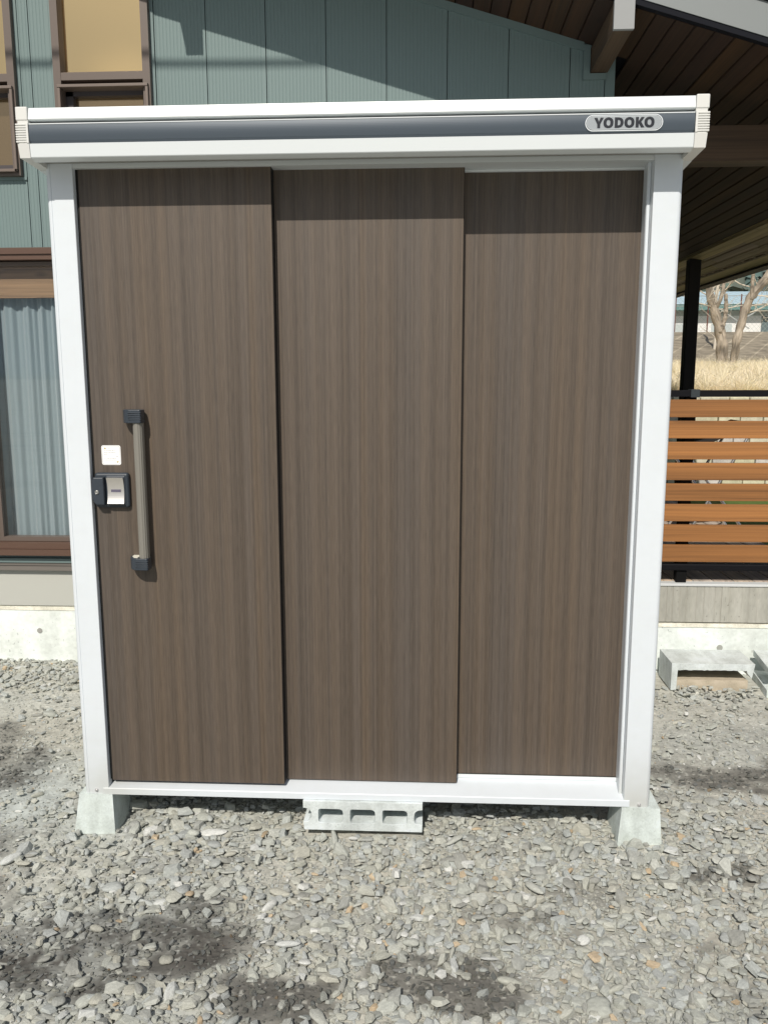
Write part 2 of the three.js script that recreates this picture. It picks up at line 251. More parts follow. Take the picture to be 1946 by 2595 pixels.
  const gm = new THREE.MeshStandardMaterial({ map: rep(stoneTex, 1.3, 1.3), roughness: 0.93, bumpMap: rep(fineBump, 1.1, 1.1), bumpScale: 0.0007 });
  variants.forEach((v, k) => {
    const im = new THREE.InstancedMesh(v, gm, items[k].length), c = new THREE.Color(); im.name = 'loose_stone'; im.userData.kind = 'stuff'; im.castShadow = im.receiveShadow = true;
    items[k].forEach(([m, col], i) => { im.setMatrixAt(i, m); im.setColorAt(i, c.setRGB(...col)); }); gravel.add(im);
  });
  const pal = new Map();
  for (const b of top) {
    const key = b.ti; if (!pal.has(key)) pal.set(key, new THREE.MeshStandardMaterial({ color: lin(...TONES[b.ti].map((q, e) => q * [1.01, 1.03, 1.045][e])), map: rep(stoneTex, 1.3, 1.3), roughness: 0.93, bumpMap: rep(fineBump, 1.5, 1.5), bumpScale: 0.0006 }));
    const o = new THREE.Mesh(variants[b.k], pal.get(key)); o.name = 'stone'; o.applyMatrix4(b.m); o.castShadow = o.receiveShadow = true; ground.add(o);
  }
}

// ------------------------------------------------------------------ the house
const house = thing('house', 'green ribbed metal house with brown windows and dark timber eaves behind shed', 'house', [0, 0, -1.6]);
const ZS = -1.53;                                                        // face of the siding
{
  const wall = mesh('wall', [
    PZ([[-6, 0.3], [-1.235, 0.3], [-1.235, soff(-1.235)], [-3.2, soff(-3.2)], [-6, soff(-3.2) - 0.84]], -1.72, ZS - 0.016), PZ([[-1.235, 0.3], [-1.1, 0.3], [-1.1, 2.384], [-1.235, 2.384]], -1.72, ZS - 0.016),
    ...[[-1.235, -0.786], [-0.602, -0.153]].map(([a, b]) => PZ([[a, 3.43], [b, 3.43], [b, soff(b)], [a, soff(a)]], -1.72, ZS - 0.016)),
    PZ([[-1.1, 2.065], [-0.602, 2.065], [-0.602, 2.384], [-1.1, 2.384]], -1.72, ZS - 0.016),
    PZ([[-1.1, 0.3], [0.55, 0.3], [0.55, 0.57], [-1.1, 0.57]], -1.72, ZS - 0.016),
    PZ([[-0.786, 2.384], [-0.602, 2.384], [-0.602, soff(-0.602)], [-0.786, soff(-0.786)]], -1.72, ZS - 0.016),
    PZ([[-0.602, 2.065], [0.55, 2.065], [0.55, soff(0.55)], [-0.153, soff(-0.153)], [-0.153, 2.384], [-0.602, 2.384]], -1.72, ZS - 0.016),
    PZ([[0.55, 0.3], [1.93, 0.3], [1.93, soff(1.93)], [0.55, soff(0.55)]], -1.72, ZS - 0.016),
    B(1.80, 1.925, 0.3, 2.86, -9, -1.725), B(-6, 1.8, 0.3, 3.4, -4.4, -4.2), B(-6, -5.88, 0.3, 3.4, -9, -1.725), B(-6, 1.925, 0.25, 0.3, -9, -1.56),
  ], sidingFlat, house);
  // vertical ribbed siding panels, cut round the windows
  const J = [-0.165, 0.1085, 0.382, 0.6555, 0.929, 1.2025, 1.476, 1.7495].map((v) => v - 0.006), joints = []; for (let v = J[0] - 0.2735 * 9; v < 1.9; v += 0.2735) joints.push(v); joints.push(1.9);
  const wins = [[-0.62, -0.135, 2.372, 3.4], [-1.27, -0.77, 2.372, 3.4], [-1.12, 0.55, 0.0, 2.035]];
  const panel = (x0, x1, y0, yt) => {                                    // folded sheet with narrow vertical grooves
    const P = [], pitch = 0.0161, px = [[x0, -0.014], [x0 + 0.001, 0]]; for (let x = x0 + 0.006; x < x1 - 0.012; x += pitch) px.push([x, 0], [x + 0.0016, -0.0011], [x + 0.0034, -0.0011], [x + 0.005, 0]); px.push([x1 - 0.0032, 0], [x1 - 0.0022, -0.014]);
    for (let i = 0; i < px.length - 1; i++) { const [a, za] = px[i], [b, zb] = px[i + 1], ya = Math.min(yt, soff(a)), yb = Math.min(yt, soff(b)); P.push(a, y0, ZS + za, b, y0, ZS + zb, b, yb, ZS + zb, a, y0, ZS + za, b, yb, ZS + zb, a, ya, ZS + za); }
    const g = new THREE.BufferGeometry(); g.setAttribute('position', new THREE.Float32BufferAttribute(P, 3)); g.computeVertexNormals(); return norm(g);
  };
  for (const [lo, hi, band] of [[0.53, 2.035, wins.slice(2)], [2.035, 9, wins.slice(0, 2)]]) for (let i = 0; i < joints.length - 1; i++) {
    let cuts = [joints[i], joints[i + 1]]; for (const w of band) for (const e of [w[0], w[1]]) if (e > cuts[0] + 0.01 && e < joints[i + 1] - 0.01) cuts.push(e); cuts.sort((a, b) => a - b);
    for (let k = 0; k < cuts.length - 1; k++) {
      const a = cuts[k], b = cuts[k + 1], m = (a + b) / 2; let iv = [[lo, hi]];
      for (const w of band) if (m > w[0] && m < w[1]) iv = iv.flatMap(([p, q]) => [[p, Math.min(q, w[2])], [Math.max(p, w[3]), q]]).filter(([p, q]) => q - p > 0.02);
      for (const [p, q] of iv) mesh('siding_panel', panel(a, b, p, q), siding, wall);
    }
  }
  mesh('corner_trim', B(1.9, 1.942, 0.3, 2.86, -1.62, ZS + 0.004), sidingFlat, wall);
  // sloping trim under the eaves, stepping round the purlin
  const tz = [ZS + 0.001, ZS + 0.012];
  mesh('rake_trim', [PZ([[-1.2, soff(-1.2)], [-1.2, soff(-1.2) - 0.035], [1.80, soff(1.80) - 0.035], [1.80, soff(1.8)]], ...tz), B(1.80, 1.829, 2.76, soff(1.829) - 0.004, ...tz), B(1.829, 1.9, 2.76, 2.786, ...tz)], sidingFlat, wall);
  mesh('sill_flashing', [B(-6, 0.6, 1.998 + 0.037, 2.062, ZS + 0.001, ZS + 0.02)], sidingFlat, wall);
  // foot of the wall on the left
  mesh('starter_strip', [B(-6, 1.93, 0.523, 0.545, ZS - 0.015, ZS + 0.004)], sidingFlat, wall);
  mesh('base_flashing', [B(-6, 1.93, 0.487, 0.519, ZS - 0.015, ZS + 0.022), B(-6, 1.93, 0.515, 0.5195, ZS - 0.014, ZS + 0.028)], M(0.16, 0.145, 0.13, 0.5), wall);
  mesh('base_panel', [B(-6, 1.93, 0.296, 0.487, -1.6, ZS - 0.008)], greyPanel, wall);
  const fnd = mesh('foundation', [B(-6, 1.945, -0.3, 0.268, -1.75, -1.55, 'y', 0.3, 0.1)], conc, house);
  mesh('mortar_bed', [B(-6, 1.945, 0.268, 0.2955, -1.74, -1.546)], mortar, fnd);
  mesh('form_tie_plug', [new THREE.CylinderGeometry(0.0135, 0.0135, 0.004, 24).rotateX(Math.PI / 2).translate(-0.878, 0.158, -1.549)], M(0.33, 0.33, 0.31, 0.9), fnd);
}
// windows of the house
function sashWindow(x0, x1, y0, y1, label) {                             // fixed pane above, small awning sash below
  const f = 0.034, zf = ZS + 0.034, w = mesh('window', [
    B(x0, x0 + f, y0, y1, ZS - 0.1, zf), B(x1 - f, x1, y0, y1, ZS - 0.1, zf), B(x0 + f, x1 - f, y1 - f, y1, ZS - 0.1, zf), B(x0 + f, x1 - f, y0, y0 + 0.012, ZS - 0.1, zf - 0.004),
    B(x0 + f, x1 - f, 2.795, 2.828, ZS - 0.08, zf - 0.002), PX([[zf - 0.002, 2.828], [ZS + 0.006, 2.838], [ZS - 0.03, 2.838], [ZS - 0.03, 2.828]], x0 + f, x1 - f),
    PY([[x0 + f, zf - 0.002], [x0 + f + 0.008, ZS + 0.004], [x0 + f + 0.008, ZS - 0.03], [x0 + f, ZS - 0.03]], 2.83, y1 - f), PY([[x1 - f, zf - 0.002], [x1 - f - 0.008, ZS + 0.004], [x1 - f - 0.008, ZS - 0.03], [x1 - f, ZS - 0.03]], 2.83, y1 - f)], brownFrame, house, label);
  mesh('pane', B(x0 + f, x1 - f, 2.832, y1 - f, ZS - 0.016, ZS - 0.01), goldGlass, w);
  const s0 = x0 + 0.02, s1 = x1 - 0.008, t = 2.772, b = y0 + 0.014, q = 0.013, z1 = zf + 0.016;   // awning sash standing proud
  mesh('sash', [RB(s0, s0 + q, b, t, ZS - 0.04, z1, 0.002), RB(s1 - q, s1, b, t, ZS - 0.04, z1, 0.002), RB(s0, s1, t - q, t, ZS - 0.04, z1 + 0.003, 0.002), RB(s0, s1, b, b + q, ZS - 0.04, z1, 0.002)], M(0.16, 0.125, 0.105, 0.45), w);
  mesh('inner_frame', [B(s0 + q, s0 + q + 0.035, b + q, t - q, ZS - 0.045, ZS - 0.012), B(s1 - q - 0.03, s1 - q, b + q, t - q, ZS - 0.045, ZS - 0.012), B(s0 + q, s1 - q, t - q - 0.02, t - q, ZS - 0.045, ZS - 0.012), B(s0 + q, s1 - q, b + q, b + q + 0.03, ZS - 0.045, ZS - 0.012)], M(0.06, 0.052, 0.055, 0.5), w);
  mesh('pane', B(s0 + q, s1 - q, b + q, t - q, ZS - 0.05, ZS - 0.044), dimGold, w);
  mesh('surround', [B(x0 - 0.018, x0, y0 - 0.012, 3.4, ZS - 0.012, ZS + 0.006), B(x1, x1 + 0.016, y0 - 0.012, 3.4, ZS - 0.012, ZS + 0.006), B(x0 - 0.018, x1 + 0.016, y0 - 0.014, y0 - 0.001, ZS - 0.012, ZS + 0.008)], sidingFlat, w);
  return w;
}
sashWindow(-0.602, -0.153, 2.384, 3.46);
sashWindow(-1.235, -0.786, 2.384, 3.46);
{
  const zf = ZS + 0.03, x0 = -1.10, x1 = 0.53, w = mesh('window', [
    B(x0, x1, 2.005, 2.06, ZS - 0.12, zf), B(x0, x1, 2.03, 2.036, ZS, zf + 0.008), B(x0, x0 + 0.03, 0.57, 2.0, ZS - 0.12, zf), B(x1 - 0.03, x1, 0.57, 2.0, ZS - 0.12, zf),
    B(x0, x1, 0.568, 0.5985, ZS - 0.12, zf + 0.012), B(x0, x1, 0.6, 0.63, ZS - 0.12, zf + 0.002)], brownWarm, house, 'large floor-level brown framed window with pale blue curtain');
  mesh('sash', [B(x0 + 0.03, -1.024, 0.632, 2.0, ZS - 0.06, ZS - 0.01), B(x1 - 0.09, x1 - 0.03, 0.632, 2.0, ZS - 0.06, ZS - 0.01), B(-1.024, x1 - 0.09, 0.632, 0.654, ZS - 0.06, ZS - 0.01), B(-1.024, x1 - 0.09, 1.98, 2.0, ZS - 0.06, ZS - 0.01), B(-0.25, -0.19, 0.654, 1.98, ZS - 0.06, ZS - 0.01)], brownFrame, w);
  mesh('pane', B(-1.024, x1 - 0.09, 0.655, 1.979, ZS - 0.036, ZS - 0.03), glass, w);
  // curtain in soft folds, and the timber lined room above it
  const P = [], N = 420, cx0 = -1.09, cx1 = 0.52; const zc = (x) => ZS - 0.105 + 0.011 * Math.sin(x * 84 + 1.6 * Math.sin(x * 17)) + 0.004 * Math.sin(x * 231 + 2 * Math.sin(x * 23)), yt = (x) => 1.845 + 0.012 * Math.abs(Math.sin(x * 31));
  for (let i = 0; i < N; i++) { const a = mix(cx0, cx1, i / N), b = mix(cx0, cx1, (i + 1) / N), sw = 0.008; P.push(a, 0.6, zc(a + sw), b, 0.6, zc(b + sw), b, yt(b), zc(b), a, 0.6, zc(a + sw), b, yt(b), zc(b), a, yt(a), zc(a)); }
  const cg = new THREE.BufferGeometry(); cg.setAttribute('position', new THREE.Float32BufferAttribute(P, 3)); cg.computeVertexNormals();
  mesh('curtain', norm(cg), new THREE.MeshPhysicalMaterial({ color: lin(0.33, 0.43, 0.465), roughness: 1, transmission: 0.35, thickness: 0, side: THREE.DoubleSide }), w, 'pale blue curtain hanging in soft folds');
  mesh('pelmet', [B(-1.09, 0.52, 1.835, 2.2, ZS - 0.07, ZS - 0.055, 'x')], timber(0.4, 0.26, 0.14, 1), w);
}
// roof: slab, soffit planks, purlins, barge board, eaves
{
  const X0 = -3.2, XE = 3.79, ZF = -1.06, ZB = -9, up = (x, d) => soff(x) + d;
  const slab = (a, b, d0, d1, z0, z1) => PZ([[a, up(a, d0)], [b, up(b, d0)], [b, up(b, d1)], [a, up(a, d1)]], z0, z1);
  const mirror = (a, d0, d1, z0, z1) => PZ([[X0, up(X0, d0)], [X0, up(X0, d1)], [X0 - a, up(X0, d1) - 0.3 * a], [X0 - a, up(X0, d0) - 0.3 * a]], z0, z1);
  const roof = mesh('roof', [slab(X0, XE, 0.016, 0.16, ZB, ZF - 0.03), mirror(5, 0.016, 0.16, ZB, ZF - 0.03)], flashDark, house);
  mesh('barge_board', [slab(X0, XE + 0.02, 0.023, 0.146, ZF - 0.03, ZF + 0.004), mirror(5, 0.023, 0.146, ZF - 0.03, ZF + 0.004)], bargeMat, roof);
  mesh('drip_edge', [slab(X0, XE + 0.02, 0.0, 0.023, ZF - 0.028, ZF), slab(X0, XE + 0.02, 0.146, 0.2, ZF - 0.03, ZF + 0.012), mirror(5, 0.0, 0.023, ZF - 0.028, ZF), mirror(5, 0.146, 0.2, ZF - 0.03, ZF + 0.012)], flashDark, roof);
  const pw = 0.0775, r2 = rng(404);
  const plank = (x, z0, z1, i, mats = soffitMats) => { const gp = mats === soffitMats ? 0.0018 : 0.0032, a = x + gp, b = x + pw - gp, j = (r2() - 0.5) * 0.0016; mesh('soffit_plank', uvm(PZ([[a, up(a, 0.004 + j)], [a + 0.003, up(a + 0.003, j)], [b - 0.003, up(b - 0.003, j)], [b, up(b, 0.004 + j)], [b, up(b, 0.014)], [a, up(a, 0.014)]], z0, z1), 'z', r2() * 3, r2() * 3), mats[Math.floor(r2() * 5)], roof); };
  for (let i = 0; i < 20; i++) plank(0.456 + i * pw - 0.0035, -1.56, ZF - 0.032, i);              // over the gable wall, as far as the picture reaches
  for (let x = 2.0025, i = 0; x < 3.62; x += pw, i++) {
    if (x > 3.3) { let z = ZF - 0.032; while (z > ZB) { const n = Math.max(ZB, z - 0.55 - 0.9 * r2()); plank(x, n + 0.0012, z, i, litEaveMats); z = n; } }
    else { const c = -3.6 - 1.5 * r2(); plank(x, c + 0.0012, ZF - 0.032, i); plank(x, ZB, c, i); }
  }
  // perforated vent strip along the eaves
  const vx = 3.632, bars = [slab(vx, vx + 0.012, 0, 0.012, ZB, ZF - 0.032), slab(vx + 0.034, vx + 0.045, 0, 0.012, ZB, ZF - 0.032)]; for (let z = -1.3; z > ZB; z -= 0.235) bars.push(slab(vx + 0.012, vx + 0.034, 0.001, 0.012, z - 0.03, z));
  mesh('vent_strip', bars, litEaveMats[1], roof); mesh('vent_mesh', slab(vx + 0.012, vx + 0.034, 0.0115, 0.014, ZB, ZF - 0.04), black, roof);
  mesh('eave_board', slab(vx + 0.048, XE - 0.02, 0, 0.013, ZB, ZF - 0.032), litEaveMats[2], roof);
  mesh('gutter', [B(XE - 0.018, XE + 0.09, up(XE, -0.012), up(XE, 0.07), ZB, ZF - 0.04)], black, roof);
  const purlin = (x0, yb) => { const p = mesh('purlin', uvm(B(x0, x0 + 0.075, yb, yb + 0.103, -1.6, ZF + 0.008), 'z', x0, 0), purlinMat, roof); mesh('end_cap', B(x0 - 0.002, x0 + 0.077, yb - 0.002, yb + 0.105, ZF - 0.004, ZF + 0.014), capMat, p); };
  purlin(1.8325, 2.79); purlin(-0.0755, 3.362);
  // open porch on the right: tie beams, eaves beam, posts
  mesh('tie_beam', uvm(B(1.95, 3.0, 2.414, 2.566, -1.66, -1.55), 'x'), purlinMat, house); mesh('tie_beam', uvm(B(1.95, 3.33, 2.51, 2.61, -5.06, -4.95), 'x'), darkTimber, house);
  mesh('eaves_beam', [uvm(PZ([[3.335, 2.44], [3.44, 2.425], [3.44, up(3.44, 0)], [3.335, up(3.335, 0)]], ZB, -1.5), 'z')], litEaveMats[2], house);
  mesh('porch_post', [RB(3.337, 3.437, 0.05, 2.435, -5.05, -4.95, 0.006)], darkTimber, house); mesh('porch_post', [RB(3.337, 3.437, 0.05, 2.435, -1.66, -1.56, 0.006)], darkTimber, house);
}

// ------------------------------------------------------------------ deck, its base wall and the slat fence
const deck = thing('deck', 'weathered brown board deck behind the slat fence beside house', 'deck', [2.5, 0.4, -3]);
for (let i = 0, r = rng(61); i < 13; i++) { const a = 1.95 + i * 0.099; mesh('deck_board', RB(a, Math.min(a + 0.0935, 3.16), 0.425, 0.447, -4.6, -1.605, 0.002, 1, 'z', r() * 3, r() * 3), boardMats[Math.floor(r() * 4)], deck); }
for (const z of [-1.75, -3.1, -4.5]) mesh('joist', B(1.95, 3.15, 0.3, 0.42, z, z + 0.05), darkTimber, deck);
const base = thing('low_wall', 'low pale concrete base wall with grooved grey panel under slat fence', 'low wall', [3.5, 0, -1.58]);
{
  const w = mesh('footing', [B(1.95, 9, -0.3, 0.222, -1.75, -1.555, 'y', 1.7, 0.4)], conc, base); mesh('mortar_bed', [B(1.95, 9, 0.222, 0.2405, -1.74, -1.551)], mortar, base);
  mesh('form_tie_plug', [new THREE.CylinderGeometry(0.0145, 0.0145, 0.004, 24).rotateX(Math.PI / 2).translate(2.575, 0.118, -1.5545)], M(0.36, 0.37, 0.34, 0.9), w);
  const r = rng(77), pts = []; let x = 1.95; pts.push([x, 0]);                                     // grooved panel
  while (x < 8.9) { const s = 0.016 + 0.05 * r() * r() + 0.012 * r(), d = 0.0012 + 0.0022 * r(), o = (r() - 0.5) * 0.0016; pts.push([x + 0.001, o], [x + s, o], [x + s + 0.0012, -d], [x + s + 0.0032, -d]); x += s + 0.0042; } pts.push([9, 0]);
  const P = []; for (let i = 0; i < pts.length - 1; i++) { const [a, za] = pts[i], [b, zb] = pts[i + 1], Z = -1.558, y0 = 0.247, y1 = 0.43; P.push(a, y0, Z + za, b, y0, Z + zb, b, y1, Z + zb, a, y0, Z + za, b, y1, Z + zb, a, y1, Z + za); }
  const g = new THREE.BufferGeometry(); g.setAttribute('position', new THREE.Float32BufferAttribute(P, 3)); g.computeVertexNormals();
  const pm = new THREE.MeshStandardMaterial({ color: lin(0.46, 0.455, 0.42), map: rep(concTex, 2, 0.6), roughness: 0.9 });
  mesh('grooved_panel', [uvm(g), B(1.95, 9, 0.249, 0.429, -1.75, -1.564)], pm, base); mesh('coping', [RB(1.945, 9, 0.43, 0.443, -1.75, -1.552, 0.003)], M(0.6, 0.62, 0.62, 0.6), base);
}
const fence = thing('slat_fence', 'orange-brown horizontal slat fence with black rails and posts', 'fence', [3, 0.44, -1.58]);
{
  const X0 = 1.99, X1 = 6.2, r = rng(31);
  for (let i = 0; i < 8; i++) { const yt = 1.342 - i * 0.1008; mesh('slat', RB(X0, X1, yt - 0.0835, yt, -1.576, -1.556, 0.0018, 1, 'x', r() * 3, r() * 5), slatMats[i % 4], fence); }
  mesh('rail', RB(X0, X1, 1.355, 1.386, -1.605, -1.56, 0.003), dull(0.006, 0.006, 0.008, 0.6), fence); mesh('rail', RB(X0, X1, 0.506, 0.541, -1.603, -1.562, 0.008), dull(0.006, 0.006, 0.008, 0.6), fence);
  for (const x of [2.35, 4.0, 5.6]) { mesh('post', RB(x, x + 0.05, 0.443, 1.354, -1.625, -1.577, 0.003), black, fence); }
  for (const x of [2.365, 4.015]) mesh('bracket', RB(x, x + 0.042, 1.352, 1.39, -1.607, -1.556, 0.002), M(0.05, 0.06, 0.066, 0.4, { metalness: 0.4 }), fence);
}

// ------------------------------------------------------------------ the shed
const shed = thing('storage_shed', 'white steel storage shed with three wood-grain sliding doors and navy fascia', 'shed', [0.915, 0.1, -0.5]);
{
  const W = 1.83, D = -0.98;
  const corner = (x, y0, y1, side) => {                                  // post in plan, outer front edge rounded
    const r = 0.015, s = new THREE.Shape(), o = side < 0 ? x : x + 0.082, i = side < 0 ? x + 0.082 : x, q = side;
    s.moveTo(i, 0.07); s.lineTo(i, 0.003); s.quadraticCurveTo(i, 0, i + q * 0.003, 0); if (q < 0) { s.lineTo(o + 0.0172, 0); s.lineTo(o + 0.0168, 0.0016); s.lineTo(o + 0.0156, 0.0016); s.lineTo(o + 0.0152, 0); } s.lineTo(o - q * r, 0); s.absarc(o - q * r, r, r, -Math.PI / 2, q > 0 ? 0 : -Math.PI, q < 0); s.lineTo(o, 0.07); s.closePath(); return PY(s, y0, y1);
  };
  mesh('post', [corner(0, 0.102, 2.067, -1)], white, shed); mesh('post', [corner(W - 0.082, 0.1, 2.067, 1)], white, shed);
  const screw = (x, y) => mesh('screw', [new THREE.CylinderGeometry(0.0056, 0.0062, 0.003, 18).rotateX(Math.PI / 2).translate(x, y, 0.0015), new THREE.CylinderGeometry(0.0036, 0.0036, 0.003, 6).rotateX(Math.PI / 2).translate(x, y, 0.0042)], M(0.6, 0.6, 0.6, 0.35, { metalness: 0.5 }), shed);
  screw(0.041, 0.115); screw(1.796, 0.109);
  mesh('header', [B(0.004, W - 0.004, 2.0535, 2.15, -0.055, -0.004), B(0.08, 1.75, 2.0535, 2.062, -0.09, -0.055)], whiteTrim, shed);
  mesh('door_track', [B(1.205, 1.75, 2.047, 2.13, -0.0972, -0.0905), B(1.205, 1.75, 2.047, 2.053, -0.0905, -0.086)], whiteTrim, shed);
  mesh('sill', [PX([[0.0022, 0.102], [0.0022, 0.1215], [0.0005, 0.1235], [-0.09, 0.1375], [-0.14, 0.1375], [-0.14, 0.102]], 0.064, 1.765)], white, shed);
  mesh('sill_lip', [PX([[-0.0965, 0.1376], [-0.0965, 0.152], [-0.091, 0.153], [-0.0885, 0.151], [-0.0885, 0.1425], [-0.091, 0.1415], [-0.091, 0.1376]], 1.2, 1.742)], whiteTrim, shed);
  mesh('jamb', [PY([[1.7385, -0.032], [1.7375, -0.036], [1.7462, -0.13], [1.7468, -0.13], [1.7468, -0.03], [1.74, -0.03]], 0.126, 2.053)], white, shed);
  mesh('jamb', [B(0.0822, 0.0845, 0.126, 2.053, -0.13, -0.03)], gapShade, shed);  // left jamb coloured black as the shade in the post gap
  // body: ribbed side walls, back wall
  const wallP = (x, s) => { const g = []; for (let z = -0.07; z > D + 0.02; z -= 0.1) g.push(B(Math.min(x, x + s * 0.008), Math.max(x, x + s * 0.008), 0.12, 2.06, z - 0.08, z)); return g; };
  mesh('side_wall', [B(0.006, 0.02, 0.11, 2.1, D, -0.06), ...wallP(0.006, -1)].map((g) => g), white, shed); mesh('side_wall', [B(W - 0.02, W - 0.006, 0.11, 2.1, D, -0.06), ...wallP(W - 0.006, 1)], white, shed);
  mesh('back_wall', [B(0.006, W - 0.006, 0.11, 2.04, D - 0.014, D)], white, shed); mesh('floor_panel', [B(0.01, W - 0.01, 0.104, 0.12, D, -0.14)], M(0.3, 0.3, 0.3, 0.7), shed);

  // doors
  const door = (x0, x1, y0, zf, k) => { const d = mesh('door', [uvm(RB(x0, x1, y0, 2.1, zf - 0.03, zf, 0.0022, 2), 'y', k * 0.217, k * 0.4)], doorMat, shed); return d; };
  const d1 = door(0.0895, 0.6595, 0.141, -0.018, 0), d2 = door(0.64, 1.2195, 0.1385, -0.058, 1.35), d3 = door(1.2, 1.7464, 0.1525, -0.098, 2.8);
  d1.userData.label = 'left sliding door with handle and lock'; d2.userData.label = 'middle sliding door'; d3.userData.label = 'right sliding door, set furthest back';
  for (const [d, x, y, z] of [[d1, 0.6595, 0.141, -0.018], [d2, 1.2195, 0.1385, -0.058]]) mesh('edge_shade_strip', B(x, x + 0.0012, y + 0.002, 2.1, z - 0.04, z - 0.0016), gapShade, d);  // thin black strips added as the shade beside the door edges
  mesh('edge_shade_strip', B(0.0823, 0.0894, 0.145, 2.1, -0.045, -0.02), gapShade, d1);  // black filler added as the shade between left post and door
  const zd = -0.018;
  // handle
  const plan = new THREE.Shape(); plan.moveTo(0.2, -zd); plan.lineTo(0.2, -(zd + 0.012)); plan.quadraticCurveTo(0.203, -(zd + 0.042), 0.228, -(zd + 0.052)); plan.lineTo(0.259, -(zd + 0.054)); plan.quadraticCurveTo(0.2655, -(zd + 0.054), 0.2655, -(zd + 0.047)); plan.lineTo(0.2655, -(zd + 0.018)); plan.quadraticCurveTo(0.262, -(zd + 0.01), 0.25, -zd); plan.closePath();
  for (const [a, b] of [[1.317, 1.357], [0.864, 0.901]]) { const ribs = []; for (let k = 0; k < 4; k++) { const y = mix(a, b, 0.3 + 0.16 * k); ribs.push(RB(0.226, 0.2662, y - 0.0014, y + 0.0014, zd + 0.03, zd + 0.0548, 0.0008, 1)); } mesh('handle_cap', [PY(plan, a, b, 0.0022), ...ribs], navyPlastic, d1).position.x -= 0.005; }
  mesh('handle_cap_lining', [PY([[0.206, zd + 0.002], [0.207, zd + 0.02], [0.216, zd + 0.036], [0.23, zd + 0.042], [0.232, zd + 0.002]], 0.9005, 0.9025)], M(0.72, 0.7, 0.6, 0.6), d1).position.x -= 0.005;
  const fl = []; for (let i = 0; i <= 14; i++) { const a = Math.PI * (1 - i / 14), q = i % 2 ? 0.965 : 1.02; fl.push([0.2495 + 0.0148 * Math.cos(a) * q, zd + 0.033 + 0.0165 * Math.sin(a) * q]); } fl.push([0.264, zd + 0.022], [0.235, zd + 0.022]);
  mesh('handle_bar', [PY(fl, 0.895, 1.325)], M(0.24, 0.23, 0.202, 0.5, { metalness: 0.2 }), d1).position.x -= 0.005;
  // lock
  const body = mesh('lock', [RB(0.0935, 0.2005, 1.054, 1.163, zd - 0.004, zd + 0.018, 0.009, 4), PZ((() => { const s = new THREE.Shape(); s.moveTo(0.128, 1.0655); s.lineTo(0.103, 1.0655); s.quadraticCurveTo(0.0895, 1.075, 0.0895, 1.107); s.quadraticCurveTo(0.0895, 1.14, 0.098, 1.1505); s.lineTo(0.128, 1.1505); s.closePath(); return s; })(), zd + 0.002, zd + 0.036, 0.0035), RB(0.1285, 0.1925, 1.06, 1.156, zd, zd + 0.0205, 0.006, 3)], navyPlastic, d1);
  const sp = []; for (let i = 0; i <= 14; i++) { const t = i / 14; sp.push([zd + 0.0225 + 0.0075 * (2 * t - 1) ** 2, mix(1.069, 1.149, t)]); } for (let i = 14; i >= 0; i--) { const t = i / 14; sp.push([zd + 0.018, mix(1.069, 1.149, t)]); }
  mesh('lock_plate', [PX(sp, 0.1355, 0.187)], M(0.72, 0.7, 0.67, 0.38, { metalness: 0.85 }), d1); mesh('lock_slot', [B(0.147, 0.177, 1.1045, 1.1125, zd + 0.0228, zd + 0.0238)], M(0.12, 0.11, 0.16, 0.4), d1);
  mesh('keyhole', [new THREE.CylinderGeometry(0.0062, 0.0062, 0.004, 24).rotateX(Math.PI / 2).translate(0.1075, 1.1055, zd + 0.0368), new THREE.TorusGeometry(0.0048, 0.0009, 8, 24).translate(0.1075, 1.1055, zd + 0.0388), B(0.1068, 0.1082, 1.1025, 1.1085, zd + 0.0388, zd + 0.0392)], M(0.5, 0.5, 0.48, 0.3, { metalness: 0.9 }), d1);
  { // warning sticker
    const c = document.createElement('canvas'); c.width = c.height = 256; const g = c.getContext('2d'); g.fillStyle = '#f6f7f7'; g.fillRect(0, 0, 256, 256); g.strokeStyle = '#55585c'; g.lineWidth = 3; g.beginPath(); g.roundRect(10, 10, 236, 236, 26); g.stroke();
    const r = rng(8), marks = (x, y, n, w = 7) => { g.fillStyle = '#3c4046'; for (let i = 0; i < n; i++) for (let q = 0; q < 5; q++) g.fillRect(x + i * (w + 5) + r() * w * 0.6, y + r() * 9, 1.5 + r() * 4, 1.5 + r() * 2); };
    const tri = (x, y, s) => { g.fillStyle = '#b9a347'; g.beginPath(); g.moveTo(x, y); g.lineTo(x + 30, y); g.lineTo(x + 15, y - s * 24); g.closePath(); g.fill(); g.fillStyle = '#4a4436'; g.fillRect(x + 13.5, y - s * 15 - 3, 3, 8); };
    tri(34, 50, 1); marks(76, 32, 3, 10); marks(36, 64, 13); marks(36, 88, 13); marks(36, 110, 4); marks(190, 140, 3); marks(36, 164, 13); marks(36, 186, 13); marks(150, 214, 3, 10); tri(196, 208, -1);
    const t = new THREE.CanvasTexture(c); t.colorSpace = THREE.SRGBColorSpace; const s = new THREE.Shape(), x0 = 0.1145, x1 = 0.1745, y0 = 1.186, y1 = 1.2465, q = 0.0075; s.moveTo(x0 + q, y0); s.lineTo(x1 - q, y0); s.quadraticCurveTo(x1, y0, x1, y0 + q); s.lineTo(x1, y1 - q); s.quadraticCurveTo(x1, y1, x1 - q, y1); s.lineTo(x0 + q, y1); s.quadraticCurveTo(x0, y1, x0, y1 - q); s.lineTo(x0, y0 + q); s.quadraticCurveTo(x0, y0, x0 + q, y0);
    const geo = PZ(s, zd, zd + 0.0008), p = geo.attributes.position, uv = geo.attributes.uv; for (let i = 0; i < p.count; i++) uv.setXY(i, (p.getX(i) - x0) / (x1 - x0), (p.getY(i) - y0) / (y1 - y0));
